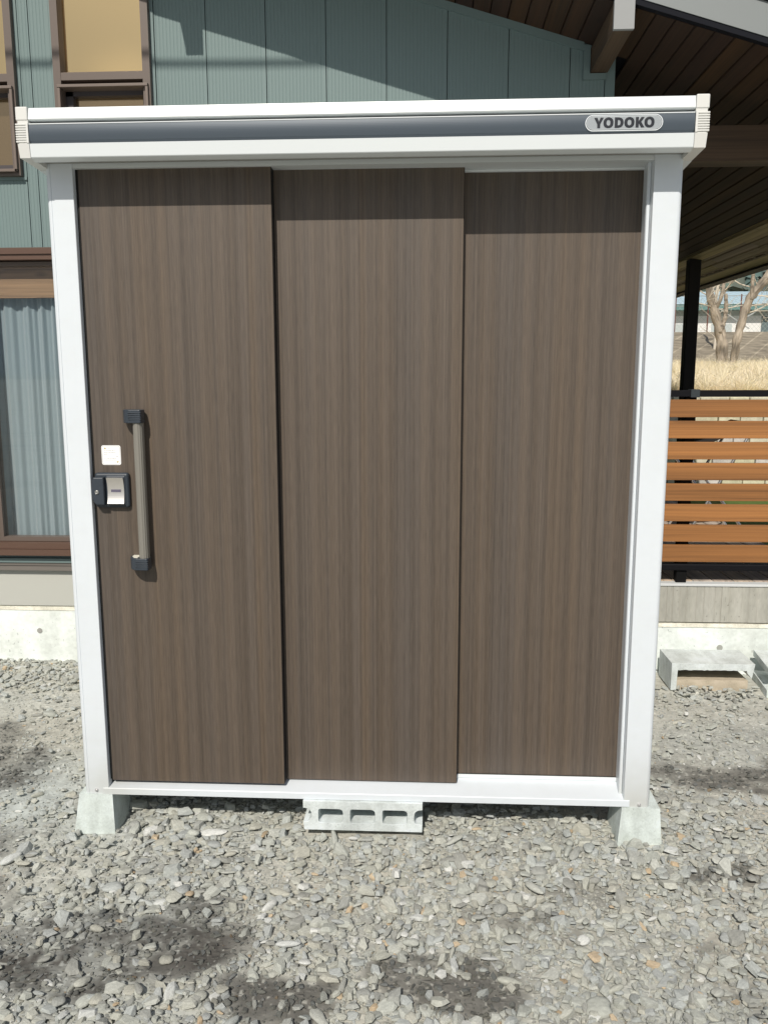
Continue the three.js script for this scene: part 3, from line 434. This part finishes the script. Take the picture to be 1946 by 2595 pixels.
    mesh('sticker', geo, new THREE.MeshStandardMaterial({ map: t, roughness: 0.5 }), d1, 'small white warning sticker');
  }

  // roof and fascia
  const XL = 0.0075, XR = 1.8235, F = 0.1;
  const roof = mesh('roof', [PX([[F - 0.021, 2.184], [F - 0.021, 2.168], [D - 0.08, 2.09], [D - 0.08, 2.106]], -0.018, 1.85)], white, shed);
  mesh('roof_underside', [B(0.0, W, 2.066, 2.07, 0.0, F - 0.022)], M(0.3, 0.3, 0.28, 0.55), roof);  // greyer than the white paint, shade under the roof put into the colour
  mesh('upper_fascia', [PX([[F - 0.02, 2.191], [F - 0.008, 2.191], [F - 0.004, 2.1895], [F + 0.003, 2.1595], [F + 0.0015, 2.157], [F - 0.012, 2.156], [F - 0.02, 2.156]], XL + 0.0012, XR - 0.0012)], whiteTrim, roof);
  const np = [[F - 0.02, 2.148], [F - 0.004, 2.1485]], nb = []; for (let i = 0; i <= 10; i++) { const t = i / 10; nb.push([F + 0.0005 + 0.0022 * Math.sin(Math.PI * t) - 0.0012 * t, mix(2.1455, 2.1035, t)]); }
  const band = mesh('navy_band', [PX([[F - 0.02, 2.1458], ...nb, [F - 0.006, 2.0965], [F - 0.02, 2.0965]], XL + 0.0012, XR - 0.0012)], navy, roof);
  mesh('band_lip', [PX([[F - 0.02, 2.1456], [F + 0.0015, 2.1456], [F + 0.0015, 2.1478], [F - 0.002, 2.1492], [F - 0.02, 2.1492]], XL + 0.0012, XR - 0.0012)], whiteTrim, roof);
  mesh('lower_fascia', [PX([[F - 0.02, 2.0962], [F - 0.002, 2.0962], [F + 0.003, 2.094], [F - 0.001, 2.0605], [F - 0.0025, 2.0585], [F - 0.022, 2.0525], [F - 0.03, 2.0525], [F - 0.03, 2.066]], XL + 0.0012, XR - 0.0012)], whiteTrim, roof);
  const cap = (a, b, out) => {                                           // moulded corner cap with vent grooves
    const o = out < 0 ? a : b, fins = []; for (let k = 0; k < 8; k++) { const y = 2.1478 - k * 0.00645; fins.push(RB(out < 0 ? a - 0.002 : a + 0.006, out < 0 ? b - 0.006 : b + 0.002, y - 0.0047, y, F - 0.06, F + 0.0045, 0.0012, 1)); }
    mesh('end_cap', [RB(a, b, 2.1555, 2.192, F - 0.13, F + 0.004, 0.0035, 2), RB(a + (out < 0 ? 0.004 : 0), b - (out < 0 ? 0 : 0.004), 2.092, 2.157, F - 0.13, F + 0.002, 0.001, 1), ...fins, RB(out < 0 ? b - 0.0065 : a, out < 0 ? b : a + 0.0065, 2.0965, 2.1485, F - 0.05, F + 0.0045, 0.001, 1),
      hexa([[a + (out < 0 ? 0.004 : 0), 2.052, F - 0.12], [b - (out < 0 ? 0 : 0.004), 2.052, F - 0.12], [b - (out < 0 ? 0 : 0.004), 2.058, F - 0.001], [a + (out < 0 ? 0.004 : 0), 2.058, F - 0.001]], [[a + (out < 0 ? 0.002 : 0), 2.094, F - 0.12], [b - (out < 0 ? 0 : 0.002), 2.094, F - 0.12], [b - (out < 0 ? 0 : 0.002), 2.094, F + 0.004], [a + (out < 0 ? 0.002 : 0), 2.094, F + 0.004]])], M(0.67, 0.675, 0.65, 0.45), roof);
    mesh('side_fascia', [PX([[F - 0.12, 2.19], [D - 0.08, 2.11], [D - 0.08, 1.98], [F - 0.12, 2.052]], out < 0 ? a + 0.004 : b - 0.012, out < 0 ? a + 0.012 : b - 0.004), PX([[F - 0.12, 2.055], [D - 0.08, 1.98], [D - 0.08, 1.976], [F - 0.12, 2.051]], out < 0 ? a + 0.004 : a - 0.012, out < 0 ? b + 0.012 : b - 0.004)], whiteTrim, roof);
  };
  cap(-0.0265, XL, -1); cap(XR, 1.8585, 1);
  // maker's emblem: lined capsule with raised letters
  const ex0 = 1.5335, ex1 = 1.7385, ey0 = 2.1025, ey1 = 2.1435, ez = F + 0.0032, er = (ey1 - ey0) / 2, cy = (ey0 + ey1) / 2;
  const caps = (d) => { const s = new THREE.Shape(), r = er - d; s.absarc(ex0 + er, cy, r, Math.PI / 2, 1.5 * Math.PI); s.absarc(ex1 - er, cy, r, -Math.PI / 2, Math.PI / 2); s.closePath(); return s; };
  const em = mesh('emblem', [PZ(caps(0), F - 0.003, ez)], M(0.72, 0.76, 0.79, 0.4), band);
  const ringS = caps(0.0022); mesh('emblem_ring', [PZ(ringS, ez, ez + 0.0003)], navy, em); mesh('emblem_field', [PZ(caps(0.0036), ez + 0.0003, ez + 0.0006)], M(0.56, 0.6, 0.62, 0.4), em);
  const lines = []; for (let k = 0; k < 14; k++) { const y = ey0 + 0.0062 + k * 0.0022, h = Math.sqrt(Math.max(0, (er - 0.0045) ** 2 - (y - cy) ** 2)); lines.push(B(ex0 + er - h, ex1 - er + h, y - 0.00045, y + 0.00045, ez + 0.0006, ez + 0.0009)); } mesh('emblem_line', lines, M(0.2, 0.23, 0.26, 0.4), em);
  const font = await new FontLoader().loadAsync('fonts/droid/droid_sans_bold.typeface.json'), tg = new TextGeometry('YODOKO', { font, size: 0.0262, depth: 0.0006, curveSegments: 6, bevelEnabled: true, bevelSize: 0.0011, bevelThickness: 0.0002, bevelSegments: 1 }); tg.computeBoundingBox(); const bb = tg.boundingBox;
  tg.scale(0.159 / (bb.max.x - bb.min.x), 0.0268 / (bb.max.y - bb.min.y), 1); tg.computeBoundingBox(); tg.translate(1.5565 - tg.boundingBox.min.x, cy - (tg.boundingBox.max.y + tg.boundingBox.min.y) / 2, ez + 0.0009); mesh('emblem_lettering', norm(tg), M(0.014, 0.017, 0.024, 0.4), em);
}

// ------------------------------------------------------------------ concrete pieces on the ground
const foot = (x0, x1, t0, t1, top, label) => { const p = thing('concrete_pier', label, 'concrete pier', [(x0 + x1) / 2, 0, -0.05]); mesh('pier_body', hexa([[x0, -0.03, 0.022], [x1, -0.03, 0.022], [x1, -0.03, -0.14], [x0, -0.03, -0.14]], [[t0, top, 0.004], [t1, top, 0.004], [t1, top, -0.115], [t0, top, -0.115]]), concPier, p); return p; };
foot(-0.033, 0.104, -0.017, 0.094, 0.1018, 'tapered concrete pier under the shed corner below left post');
foot(1.727, 1.868, 1.742, 1.861, 0.0998, 'tapered concrete pier under the shed corner below right post');
{
  const x0 = 0.7235, x1 = 1.1095, h = 0.1, b = thing('concrete_block', 'grey hollow concrete block with three slots under the shed sill', 'concrete block', [0.916, 0, -0.08]), s = new THREE.Shape(), fr = 0.012;
  s.moveTo(x0 + 0.003, 0); s.lineTo(x1 - 0.001, 0); s.lineTo(x1, 0.026); s.lineTo(x1 - 0.016, 0.027); s.quadraticCurveTo(x1 - 0.027, 0.03, x1 - 0.027, 0.045); s.lineTo(x1 - 0.026, 0.06); s.quadraticCurveTo(x1 - 0.024, 0.074, x1 - 0.008, 0.076); s.lineTo(x1, 0.077); s.lineTo(x1, h); s.lineTo(x0, h); s.lineTo(x0, 0.076); s.lineTo(x0 + 0.008, 0.075); s.quadraticCurveTo(x0 + 0.026, 0.07, x0 + 0.027, 0.055); s.lineTo(x0 + 0.027, 0.045); s.quadraticCurveTo(x0 + 0.02, 0.03, x0 + 0.012, 0.028); s.lineTo(x0, 0.026); s.closePath();
  for (const [a, c] of [[0.0495, 0.1295], [0.1525, 0.2335], [0.257, 0.3375]]) { const q = new THREE.Path(), l = x0 + a, r = x0 + c, d = 0.0255, u = 0.0735; q.moveTo(l, d + fr); q.lineTo(l, u - 0.008); q.quadraticCurveTo(l, u, l + 0.008, u); q.lineTo(r - fr * 1.3, u); q.quadraticCurveTo(r, u, r, u - fr * 1.2); q.lineTo(r, d + fr); q.quadraticCurveTo(r, d, r - fr, d); q.lineTo(l + fr, d); q.quadraticCurveTo(l, d, l, d + fr); s.holes.push(q); }
  const blk = mesh('block_body', PZ(s, -0.178, 0.012, 0.0012), concBlock, b); blk.position.y += 0.0005;
}
{
  const a = thing('concrete_block', 'pale concrete block lying on its side, open front, by base wall', 'concrete block', [2.45, 0, -1.38]), x0 = 2.262, x1 = 2.642, zf = -1.275, zb = -1.482;
  const wavy = (() => { const s = new THREE.Shape(), r = rng(12); s.moveTo(x0, 0.131); s.lineTo(x0, 0); s.lineTo(x0 + 0.026, 0); s.lineTo(x0 + 0.028, 0.088); for (let i = 0; i <= 26; i++) s.lineTo(mix(x0 + 0.03, x1 - 0.036, i / 26), 0.099 + 0.0035 * (r() - 0.5)); s.lineTo(x1 - 0.034, 0.088); s.lineTo(x1 - 0.012, 0.06); s.lineTo(x1 - 0.004, 0.102); s.lineTo(x1, 0.131); s.closePath(); return s; })();
  mesh('block_body', [PZ(wavy, zb, zf, 0.0012), B(x0 + 0.01, x1 - 0.02, 0, 0.1, zb - 0.004, zb + 0.02)], concBlock, a); mesh('lower_face', [B(x0 + 0.03, x1 - 0.02, -0.01, 0.044, zb + 0.02, zf - 0.022, 'x')], new THREE.MeshStandardMaterial({ color: lin(0.56, 0.49, 0.39), map: rep(concTex, 5, 5), roughness: 0.95 }), a, 'soil-stained lower face');
  const c = thing('concrete_block', 'pale hollow concrete block at right end of the low base wall', 'concrete block', [2.9, 0, -1.36]); const y = 0.131;
  mesh('block_body', [hexa([[2.715, y - 0.03, -1.49], [3.09, y - 0.03, -1.46], [3.09, y - 0.03, -1.21], [2.682, y - 0.03, -1.225]], [[2.715, y, -1.49], [3.09, y, -1.46], [3.09, y, -1.21], [2.682, y, -1.225]]), hexa([[2.715, -0.01, -1.49], [3.09, -0.01, -1.46], [3.09, -0.01, -1.21], [2.682, -0.01, -1.225]], [[2.715, 0.026, -1.49], [3.09, 0.026, -1.46], [3.09, 0.026, -1.21], [2.682, 0.026, -1.225]]),
    B(2.775, 2.8, 0.026, y - 0.03, -1.46, -1.25), B(2.95, 2.98, 0.026, y - 0.03, -1.46, -1.25)], concBlock, c);
}

// ------------------------------------------------------------------ behind the fence: lawn, folding chair, stone wall
struct('lawn', sheet(span(1.9, 5.6, 0.37), span(-7.4, -1.75, 0.4), (x, z) => 0.1 - (x < 3.2 ? 0.03 : 0), (x, z) => [x, z]), new THREE.MeshStandardMaterial({ color: lin(0.12, 0.2, 0.03), map: rep(stoneTex, 1.2, 1.2), roughness: 0.95, bumpMap: rep(fineBump, 5, 5), bumpScale: 0.02 }));
{
  const c = thing('folding_chair', 'folding chair with crossed silver tube legs on deck behind fence', 'chair', [2.85, 0.447, -2.95]), r = 0.0085, tube = (a, b) => { const A = new THREE.Vector3(...a), Bv = new THREE.Vector3(...b), d = Bv.clone().sub(A); return new THREE.CylinderGeometry(r, r, d.length(), 12).applyQuaternion(new THREE.Quaternion().setFromUnitVectors(new THREE.Vector3(0, 1, 0), d.clone().normalize())).translate(...A.add(Bv).divideScalar(2).toArray()); };
  const chrome = M(0.85, 0.86, 0.87, 0.3, { metalness: 0.9 });
  for (const z of [-3.0, -2.62]) { mesh('leg', tube([3.085, 1.16, z], [2.70, 0.456, z]), chrome, c); mesh('leg', tube([2.67, 1.0, z + 0.02], [3.1, 0.456 - (z > -2.8 ? 0 : 0.0), z + 0.02]), chrome, c); }
  mesh('crossbar', [tube([3.085, 1.16, -3.0], [3.085, 1.16, -2.62]), tube([2.70, 0.458, -3.0], [2.70, 0.458, -2.62]), tube([3.1, 0.458, -2.98], [3.1, 0.458, -2.6])], chrome, c);
  mesh('seat', [hexa([[2.69, 0.985, -3.0], [3.07, 1.165, -3.0], [3.07, 1.165, -2.62], [2.69, 0.985, -2.62]], [[2.69, 0.995, -3.0], [3.07, 1.175, -3.0], [3.07, 1.175, -2.62], [2.69, 0.995, -2.62]])], M(0.02, 0.018, 0.018, 0.9), c);
}
{
  const w = thing('stone_wall', 'sunlit cream stone block wall below dry grass bank', 'stone wall', [6, 0.1, -7.3]), r = rng(55), mats = [0, 1, 2, 3].map((k) => new THREE.MeshStandardMaterial({ color: lin(0.66 + 0.05 * (k % 2), 0.62 + 0.05 * (k % 2), 0.5 + 0.05 * (k % 3)), map: rep(concTex, 1.5, 1.5, k * 0.3, k * 0.2), roughness: 0.9, bumpMap: rep(concBump, 2, 2), bumpScale: 0.004 }));
  mesh('backing', B(1.5, 16, 0.0, 1.2, -7.7, -7.36), M(0.3, 0.28, 0.23, 0.95), w);
  for (let j = 0, y = 0.08; j < 5; j++) { const h = [0.25, 0.21, 0.24, 0.22, 0.215][j]; for (let x = 2.4 + 0.15 * (j % 2); x < 9; ) { const l = 0.18 + 0.16 * r(); const o = 0.012 * r(); mesh('stone_block', RB(x + 0.005, x + l - 0.005, y + 0.005, y + h - 0.005, -7.45, -7.3 + o, 0.012, 1, 'y', r() * 3, r() * 3), mats[Math.floor(r() * 4)], w); x += l; } y += h; }
}

// ------------------------------------------------------------------ far right: bank of dry grass, bare trees, fence, warehouse, wooded hill
const rise = (z) => (z > -30 ? mix(1.22, 1.85, clamp((-7.4 - z) / 22.6)) : mix(1.85, 3.4, clamp((-30 - z) / 7)));
const straw = M(0.7, 0.6, 0.4, 0.95, { map: rep(stoneTex, 0.7, 0.7) });
struct('field', sheet(span(-10, 60, 2), span(-30, -7.4, 0.8), (x, z) => rise(z), (x, z) => [x, z]), straw);
struct('embankment', sheet(span(-30, 80, 2), [-60, -45, -37.3, -37, -35, -33, -31.5, -30], (x, z) => rise(z) + 0.01, (x, z) => [x + z * 0.6, z * 1.2 - x * 0.5]), M(0.46, 0.4, 0.3, 0.95, { map: rep(tex(256, 256, (u, v) => { const a = Math.abs(mod(u * 3, 1) - 0.5) * 2, b = Math.abs(mod(v * 3, 1) - 0.5) * 2, e = Math.max(a, b) > 0.9 ? 1.5 : 1; return clamp((0.55 + 0.6 * (fbm(u, v, 6, 6, 4, 7) - 0.5)) * e); }), 0.4, 0.4) }));
struct('plateau', sheet([-200, -60, -20, 20, 60, 120, 300], [-130, -60], (x, z) => 3.3, (x, z) => [x, z]), straw);
{ // dry grass: clumps of bent straw blades
  const r = rng(505), P = [], blade = (a, q, h, w) => { let px = Math.cos(a) * 0.02 * r(), pz = Math.sin(a) * 0.02 * r(), py = 0, l = 0; const dx = Math.cos(a), dz = Math.sin(a), sx = -dz * w, sz = dx * w; let prev = null; for (let s = 0; s <= 4; s++) { const t = s / 4, x = px + dx * q * t * t, y = h * (t - 0.25 * q * t * t * t), z = pz + dz * q * t * t, k = 1 - t * 0.9; const cur = [[x - sx * k, y, z - sz * k], [x + sx * k, y, z + sz * k]]; if (prev) P.push(...prev[0], ...prev[1], ...cur[1], ...prev[0], ...cur[1], ...cur[0]); prev = cur; } };
  for (let i = 0; i < 22; i++) blade(r() * 6.283, 0.08 + 0.4 * r(), 0.1 + 0.32 * r() * r() + 0.06 * r(), 0.0045);
  const g = new THREE.BufferGeometry(); g.setAttribute('position', new THREE.Float32BufferAttribute(P, 3)); g.computeVertexNormals();
  const N = 9000, im = new THREE.InstancedMesh(norm(g), new THREE.MeshPhysicalMaterial({ color: lin(0.98, 0.92, 0.72), roughness: 1, transmission: 0.35, thickness: 0, side: THREE.DoubleSide }), N), o = new THREE.Object3D(), c = new THREE.Color();
  im.name = 'dry_grass'; im.castShadow = im.receiveShadow = true; tag(im, 'tall dry straw-coloured grass on the bank behind the fence', 'dry grass', null, 'stuff');
  for (let i = 0; i < N; i++) { const z = -7.5 - 22 * Math.pow(r(), 1.15), d = 2.49 - z, x = 1.117 + d * mix(0.1, 0.5, r()); o.position.set(x, rise(z), z); o.rotation.set(0, r() * 6.283, 0); o.scale.setScalar(0.55 + 0.7 * r()); o.scale.y *= 0.3 + 0.65 * wob(x, z, 20, 91) * (0.5 + 0.9 * r()); o.rotation.x = (r() - 0.5) * 0.5; o.rotation.z = (r() - 0.5) * 0.5; o.updateMatrix(); im.setMatrixAt(i, o.matrix); const l = 0.85 + 0.25 * r(); im.setColorAt(i, c.setRGB(l, l * (0.94 + 0.06 * r()), l * (0.85 + 0.15 * r()))); }
  scene.add(im);
}
function limb(pts, rad, seg = 10) {                                       // tapered, slightly knobbly tube
  const cv = new THREE.CatmullRomCurve3(pts.map((p) => new THREE.Vector3(...p))), n = Math.max(6, pts.length * 5), g = new THREE.TubeGeometry(cv, n, 1, seg, false), p = g.attributes.position, a = new THREE.Vector3();
  for (let i = 0; i <= n; i++) { const t = i / n, f = t * (rad.length - 1), k = Math.min(Math.floor(f), rad.length - 2), q = mix(rad[k], rad[k + 1], f - k); cv.getPointAt(t, a); for (let j = 0; j <= seg; j++) { const m = i * (seg + 1) + j, kn = q * (1 + 0.12 * Math.sin(i * 1.7 + j) + 0.08 * Math.sin(i * 3.1 - j * 2)); p.setXYZ(m, a.x + (p.getX(m) - a.x) * kn, a.y + (p.getY(m) - a.y) * kn, a.z + (p.getZ(m) - a.z) * kn); } }
  g.computeVertexNormals(); const uv = g.attributes.uv; for (let i = 0; i < uv.count; i++) uv.setXY(i, uv.getY(i), uv.getX(i) * 3); return g;
}
const bark = new THREE.MeshStandardMaterial({ color: lin(0.46, 0.4, 0.32), map: rep(barkTex, 1, 1), roughness: 0.95, bumpMap: rep(barkTex, 2, 2), bumpScale: 0.02 });
const twigMat = M(0.6, 0.55, 0.46, 0.9);
function twigs(r, from, dir, len, rad, depth, out) {
  const pts = [from.clone()], d = dir.clone(), p = from.clone(), n = 4; for (let i = 0; i < n; i++) { d.add(new THREE.Vector3(r() - 0.5, (r() - 0.4) * 0.7, r() - 0.5).multiplyScalar(0.5)).normalize(); p.addScaledVector(d, len / n); pts.push(p.clone()); }
  out.push(limb(pts.map((v) => v.toArray()), [rad, rad * 0.5], 5)); if (depth > 0) for (let k = 0; k < 3; k++) { const q = pts[1 + Math.floor(r() * 4)]; twigs(r, q, d.clone().add(new THREE.Vector3(r() - 0.5, r() - 0.35, r() - 0.5).multiplyScalar(1.8)).normalize(), len * 0.62, rad * 0.5, depth - 1, out); }
}
{
  const z = -24, t = thing('bare_tree', 'leafless grey tree with two leaning trunks forking from base', 'tree', [10.35, 1.5, z]), r = rng(717);
  mesh('trunk', limb([[10.3, 1.3, z], [10.19, 1.76, z], [10.11, 2.545, z], [9.91, 3.21, z], [9.7, 3.82, z], [9.63, 4.15, z], [9.35, 5.3, z + 0.2], [9.2, 6.8, z]], [0.2, 0.175, 0.15, 0.12, 0.098, 0.09, 0.07, 0.04]), bark, t);
  mesh('trunk', limb([[10.4, 1.3, z], [10.52, 2.05, z + 0.05], [10.53, 2.46, z + 0.1], [10.66, 2.93, z], [10.74, 3.3, z], [10.9, 3.78, z], [11.2, 4.18, z], [11.42, 4.5, z], [12.0, 5.4, z], [12.3, 6.9, z]], [0.14, 0.11, 0.125, 0.12, 0.125, 0.12, 0.115, 0.11, 0.08, 0.04]), bark, t);
  mesh('branch', limb([[9.86, 3.42, z], [9.96, 3.7, z + 0.1], [10.03, 4.0, z + 0.1], [10.08, 4.4, z], [10.25, 5.6, z]], [0.06, 0.055, 0.05, 0.05, 0.03]), bark, t);
  mesh('branch', limb([[10.03, 2.75, z + 0.1], [10.12, 3.1, z + 0.12], [10.16, 3.45, z + 0.1], [10.12, 3.9, z + 0.1]], [0.07, 0.065, 0.06, 0.05]), bark, t);
  mesh('branch', limb([[10.9, 3.74, z + 0.1], [10.9, 4.05, z + 0.1], [10.89, 4.35, z + 0.1], [10.95, 4.75, z], [10.8, 5.8, z]], [0.06, 0.055, 0.05, 0.045, 0.02]), bark, t);
  const tw = []; for (const [x, y, dx, dy] of [[9.8, 3.5, -1, 0.1], [9.75, 3.8, -1, 0.5], [9.7, 4.0, 0.8, 0.5], [10.0, 3.9, 0.8, 0.7], [10.05, 4.2, 0.9, 0.9], [10.08, 4.4, -0.5, 0.8], [10.9, 4.1, -0.9, 0.5], [10.95, 4.5, 0.5, 0.9], [11.0, 3.85, 1, 0.05], [11.3, 4.3, 1, -0.3], [11.4, 4.45, 0.5, 0.9], [10.8, 3.5, 1, 0.2], [10.75, 3.3, 0.9, 0.3], [9.85, 3.4, 1, 0.3], [10.1, 3.9, 0.3, 1], [11.1, 4.1, -0.3, 1], [9.65, 4.1, -0.6, 0.8]]) twigs(r, new THREE.Vector3(x, y, z + 0.1 * (r() - 0.5)), new THREE.Vector3(dx, dy, (r() - 0.5)).normalize(), 0.75 + 0.6 * r(), 0.022, 3, tw);
  const tm = mesh('twigs', tw, twigMat, t); tm.userData.kind = 'stuff';
}
{
  const z = -33, t = thing('young_tree', 'thin pale young tree standing between the two leaning trunks', 'tree', [13.5, 2.3, z]), r = rng(29), tw = [], X = 12.9;
  mesh('trunk', limb([[X, 2.2, z], [X + 0.05, 3.4, z], [X - 0.05, 4.6, z], [X + 0.05, 5.6, z], [X, 6.6, z]], [0.07, 0.07, 0.065, 0.05, 0.02], 8), twigMat, t);
  for (let i = 0; i < 12; i++) twigs(r, new THREE.Vector3(X, 3 + 0.28 * i, z), new THREE.Vector3(r() - 0.5, 0.3 + 0.4 * r(), r() - 0.5).normalize(), 0.8, 0.018, 1, tw); const tm = mesh('twigs', tw, twigMat, t); tm.userData.kind = 'stuff';
}
{
  const z = -37.4, f = thing('mesh_fence', 'rusty post wire mesh fence along top of the far bank', 'fence', [14, 3.4, z]), rust = M(0.16, 0.065, 0.05, 0.8), rods = [];
  for (let x = 3.4; x < 26; x += 1.475) mesh('post', new THREE.CylinderGeometry(0.03, 0.03, 1.75, 8).translate(x + 0.25, 3.4 + 0.85, z), rust, f);
  for (const y of [5.05, 4.6]) mesh('rail', new THREE.CylinderGeometry(0.016, 0.016, 23, 6).rotateZ(Math.PI / 2).translate(14.5, y, z), M(0.3, 0.32, 0.3, 0.6), f);
  for (let x = 3; x < 27; x += 0.2) for (const s of [1, -1]) rods.push(new THREE.BoxGeometry(0.006, 2.2, 0.006).rotateZ(s * 0.76).translate(x, 4.2, z)); const m = mesh('wire_mesh', rods, M(0.35, 0.45, 0.4, 0.6), f); m.userData.kind = 'stuff';
  mesh('brace', [new THREE.BoxGeometry(0.05, 2.2, 0.05).rotateZ(-1.02).translate(16.3, 4.4, z - 0.3), new THREE.BoxGeometry(0.04, 1.9, 0.04).rotateZ(1.0).translate(15.2, 4.1, z - 0.3)], M(0.45, 0.47, 0.46, 0.6), f);
}
{
  const z = -58, w = thing('warehouse', 'long white warehouse with pale blue roof and green eave band', 'warehouse', [24, 3.3, z]), X0 = -10, X1 = 60;
  mesh('wall', B(X0, X1, 3.0, 5.55, z - 14, z), M(0.8, 0.8, 0.78, 0.7), w); mesh('eave_shade_band', B(X0, X1, 5.55, 6.05, z - 14, z + 0.02), M(0.38, 0.4, 0.38, 0.7), w);  // grey band paints the shade below the eave onto the white wall
  mesh('eave_band', B(X0, X1, 5.9, 6.27, z - 14, z + 0.9), M(0.12, 0.24, 0.23, 0.5), w);
  const rib = []; for (let x = X0; x < X1; x += 0.5) rib.push(hexa([[x, 6.28, z + 0.95], [x + 0.47, 6.28, z + 0.95], [x + 0.47, 7.82, z - 7], [x, 7.82, z - 7]], [[x, 6.32, z + 0.95], [x + 0.47, 6.32, z + 0.95], [x + 0.47, 7.86, z - 7], [x, 7.86, z - 7]])); mesh('roof', rib, M(0.5, 0.66, 0.74, 0.45), w);
  for (const [a, b] of [[18.2, 19.2], [20.9, 22.3], [25.2, 26.6]]) mesh('door', B(a, b, 3.2, 5.0, z, z + 0.04), M(0.5, 0.55, 0.55, 0.6), w); mesh('door', B(24.3, 25.0, 3.2, 5.5, z, z + 0.05), M(0.12, 0.16, 0.17, 0.6), w);
}
struct('hill', sheet(span(-200, 320, 20), span(-330, -90, 20), (x, z) => 3 + 75 * sstep(-95, -260, z) * (0.8 + 0.4 * fbm(mod(x / 500, 1), mod(z / 500, 1), 8, 8, 3, 3)), (x, z) => [x / 20, z / 20]), M(0.035, 0.05, 0.03, 0.95));
{ // conifer wood on the hill
  const r = rng(88), parts = []; for (let k = 0; k < 5; k++) { const g = new THREE.ConeGeometry(1, 2.4, 9, 4).translate(0, 0.4 + k * 0.95, 0), p = g.attributes.position; const s = 1.15 - k * 0.2; for (let i = 0; i < p.count; i++) { const q = s * (0.75 + 0.5 * hash(i, k, 3)); p.setXYZ(i, p.getX(i) * q, p.getY(i) + 0.3 * (hash(i, k, 5) - 0.5), p.getZ(i) * q); } g.computeVertexNormals(); parts.push(g); }
  const N = 3200, im = new THREE.InstancedMesh(merge(parts), M(0.085, 0.13, 0.105, 0.95), N), o = new THREE.Object3D(), c = new THREE.Color(); im.name = 'forest'; tag(im, 'dark green conifer wood covering the far hillside', 'forest', null, 'stuff'); im.castShadow = im.receiveShadow = true;
  for (let i = 0; i < N; i++) { const z = -95 - 170 * r(), x = (2.5 - z) * mix(0.05, 0.75, r()); o.position.set(x, 3 + 75 * sstep(-95, -260, z) * (0.8 + 0.4 * fbm(mod(x / 500, 1), mod(z / 500, 1), 8, 8, 3, 3)) - 1, z); o.rotation.y = r() * 6; const s = 1.9 + 1.6 * r(); o.scale.set(s, s * (1.1 + 0.5 * r()), s); o.updateMatrix(); im.setMatrixAt(i, o.matrix); const l = 0.6 + 0.9 * r(); im.setColorAt(i, c.setRGB(l * (0.8 + 0.5 * r()), l, l * (0.9 + 0.3 * r()))); }
  scene.add(im);
}
// ------------------------------------------------------------------ service cable over the yard; its soft shadow crosses the siding
{
  const c = new THREE.CatmullRomCurve3([[-9, 5.75, 1.2], [-4, 5.36, 1.05], [-1.2, 5.255, 0.97], [0.3, 5.235, 0.97], [2.6, 5.3, 0.97], [8, 5.9, 0.9]].map((p) => new THREE.Vector3(...p)));
  tag(mesh('overhead_cable', new THREE.TubeGeometry(c, 60, 0.012, 8), black, scene), 'black service cable strung above the yard in front of the house', 'cable');
}
renderer.render(scene, camera);
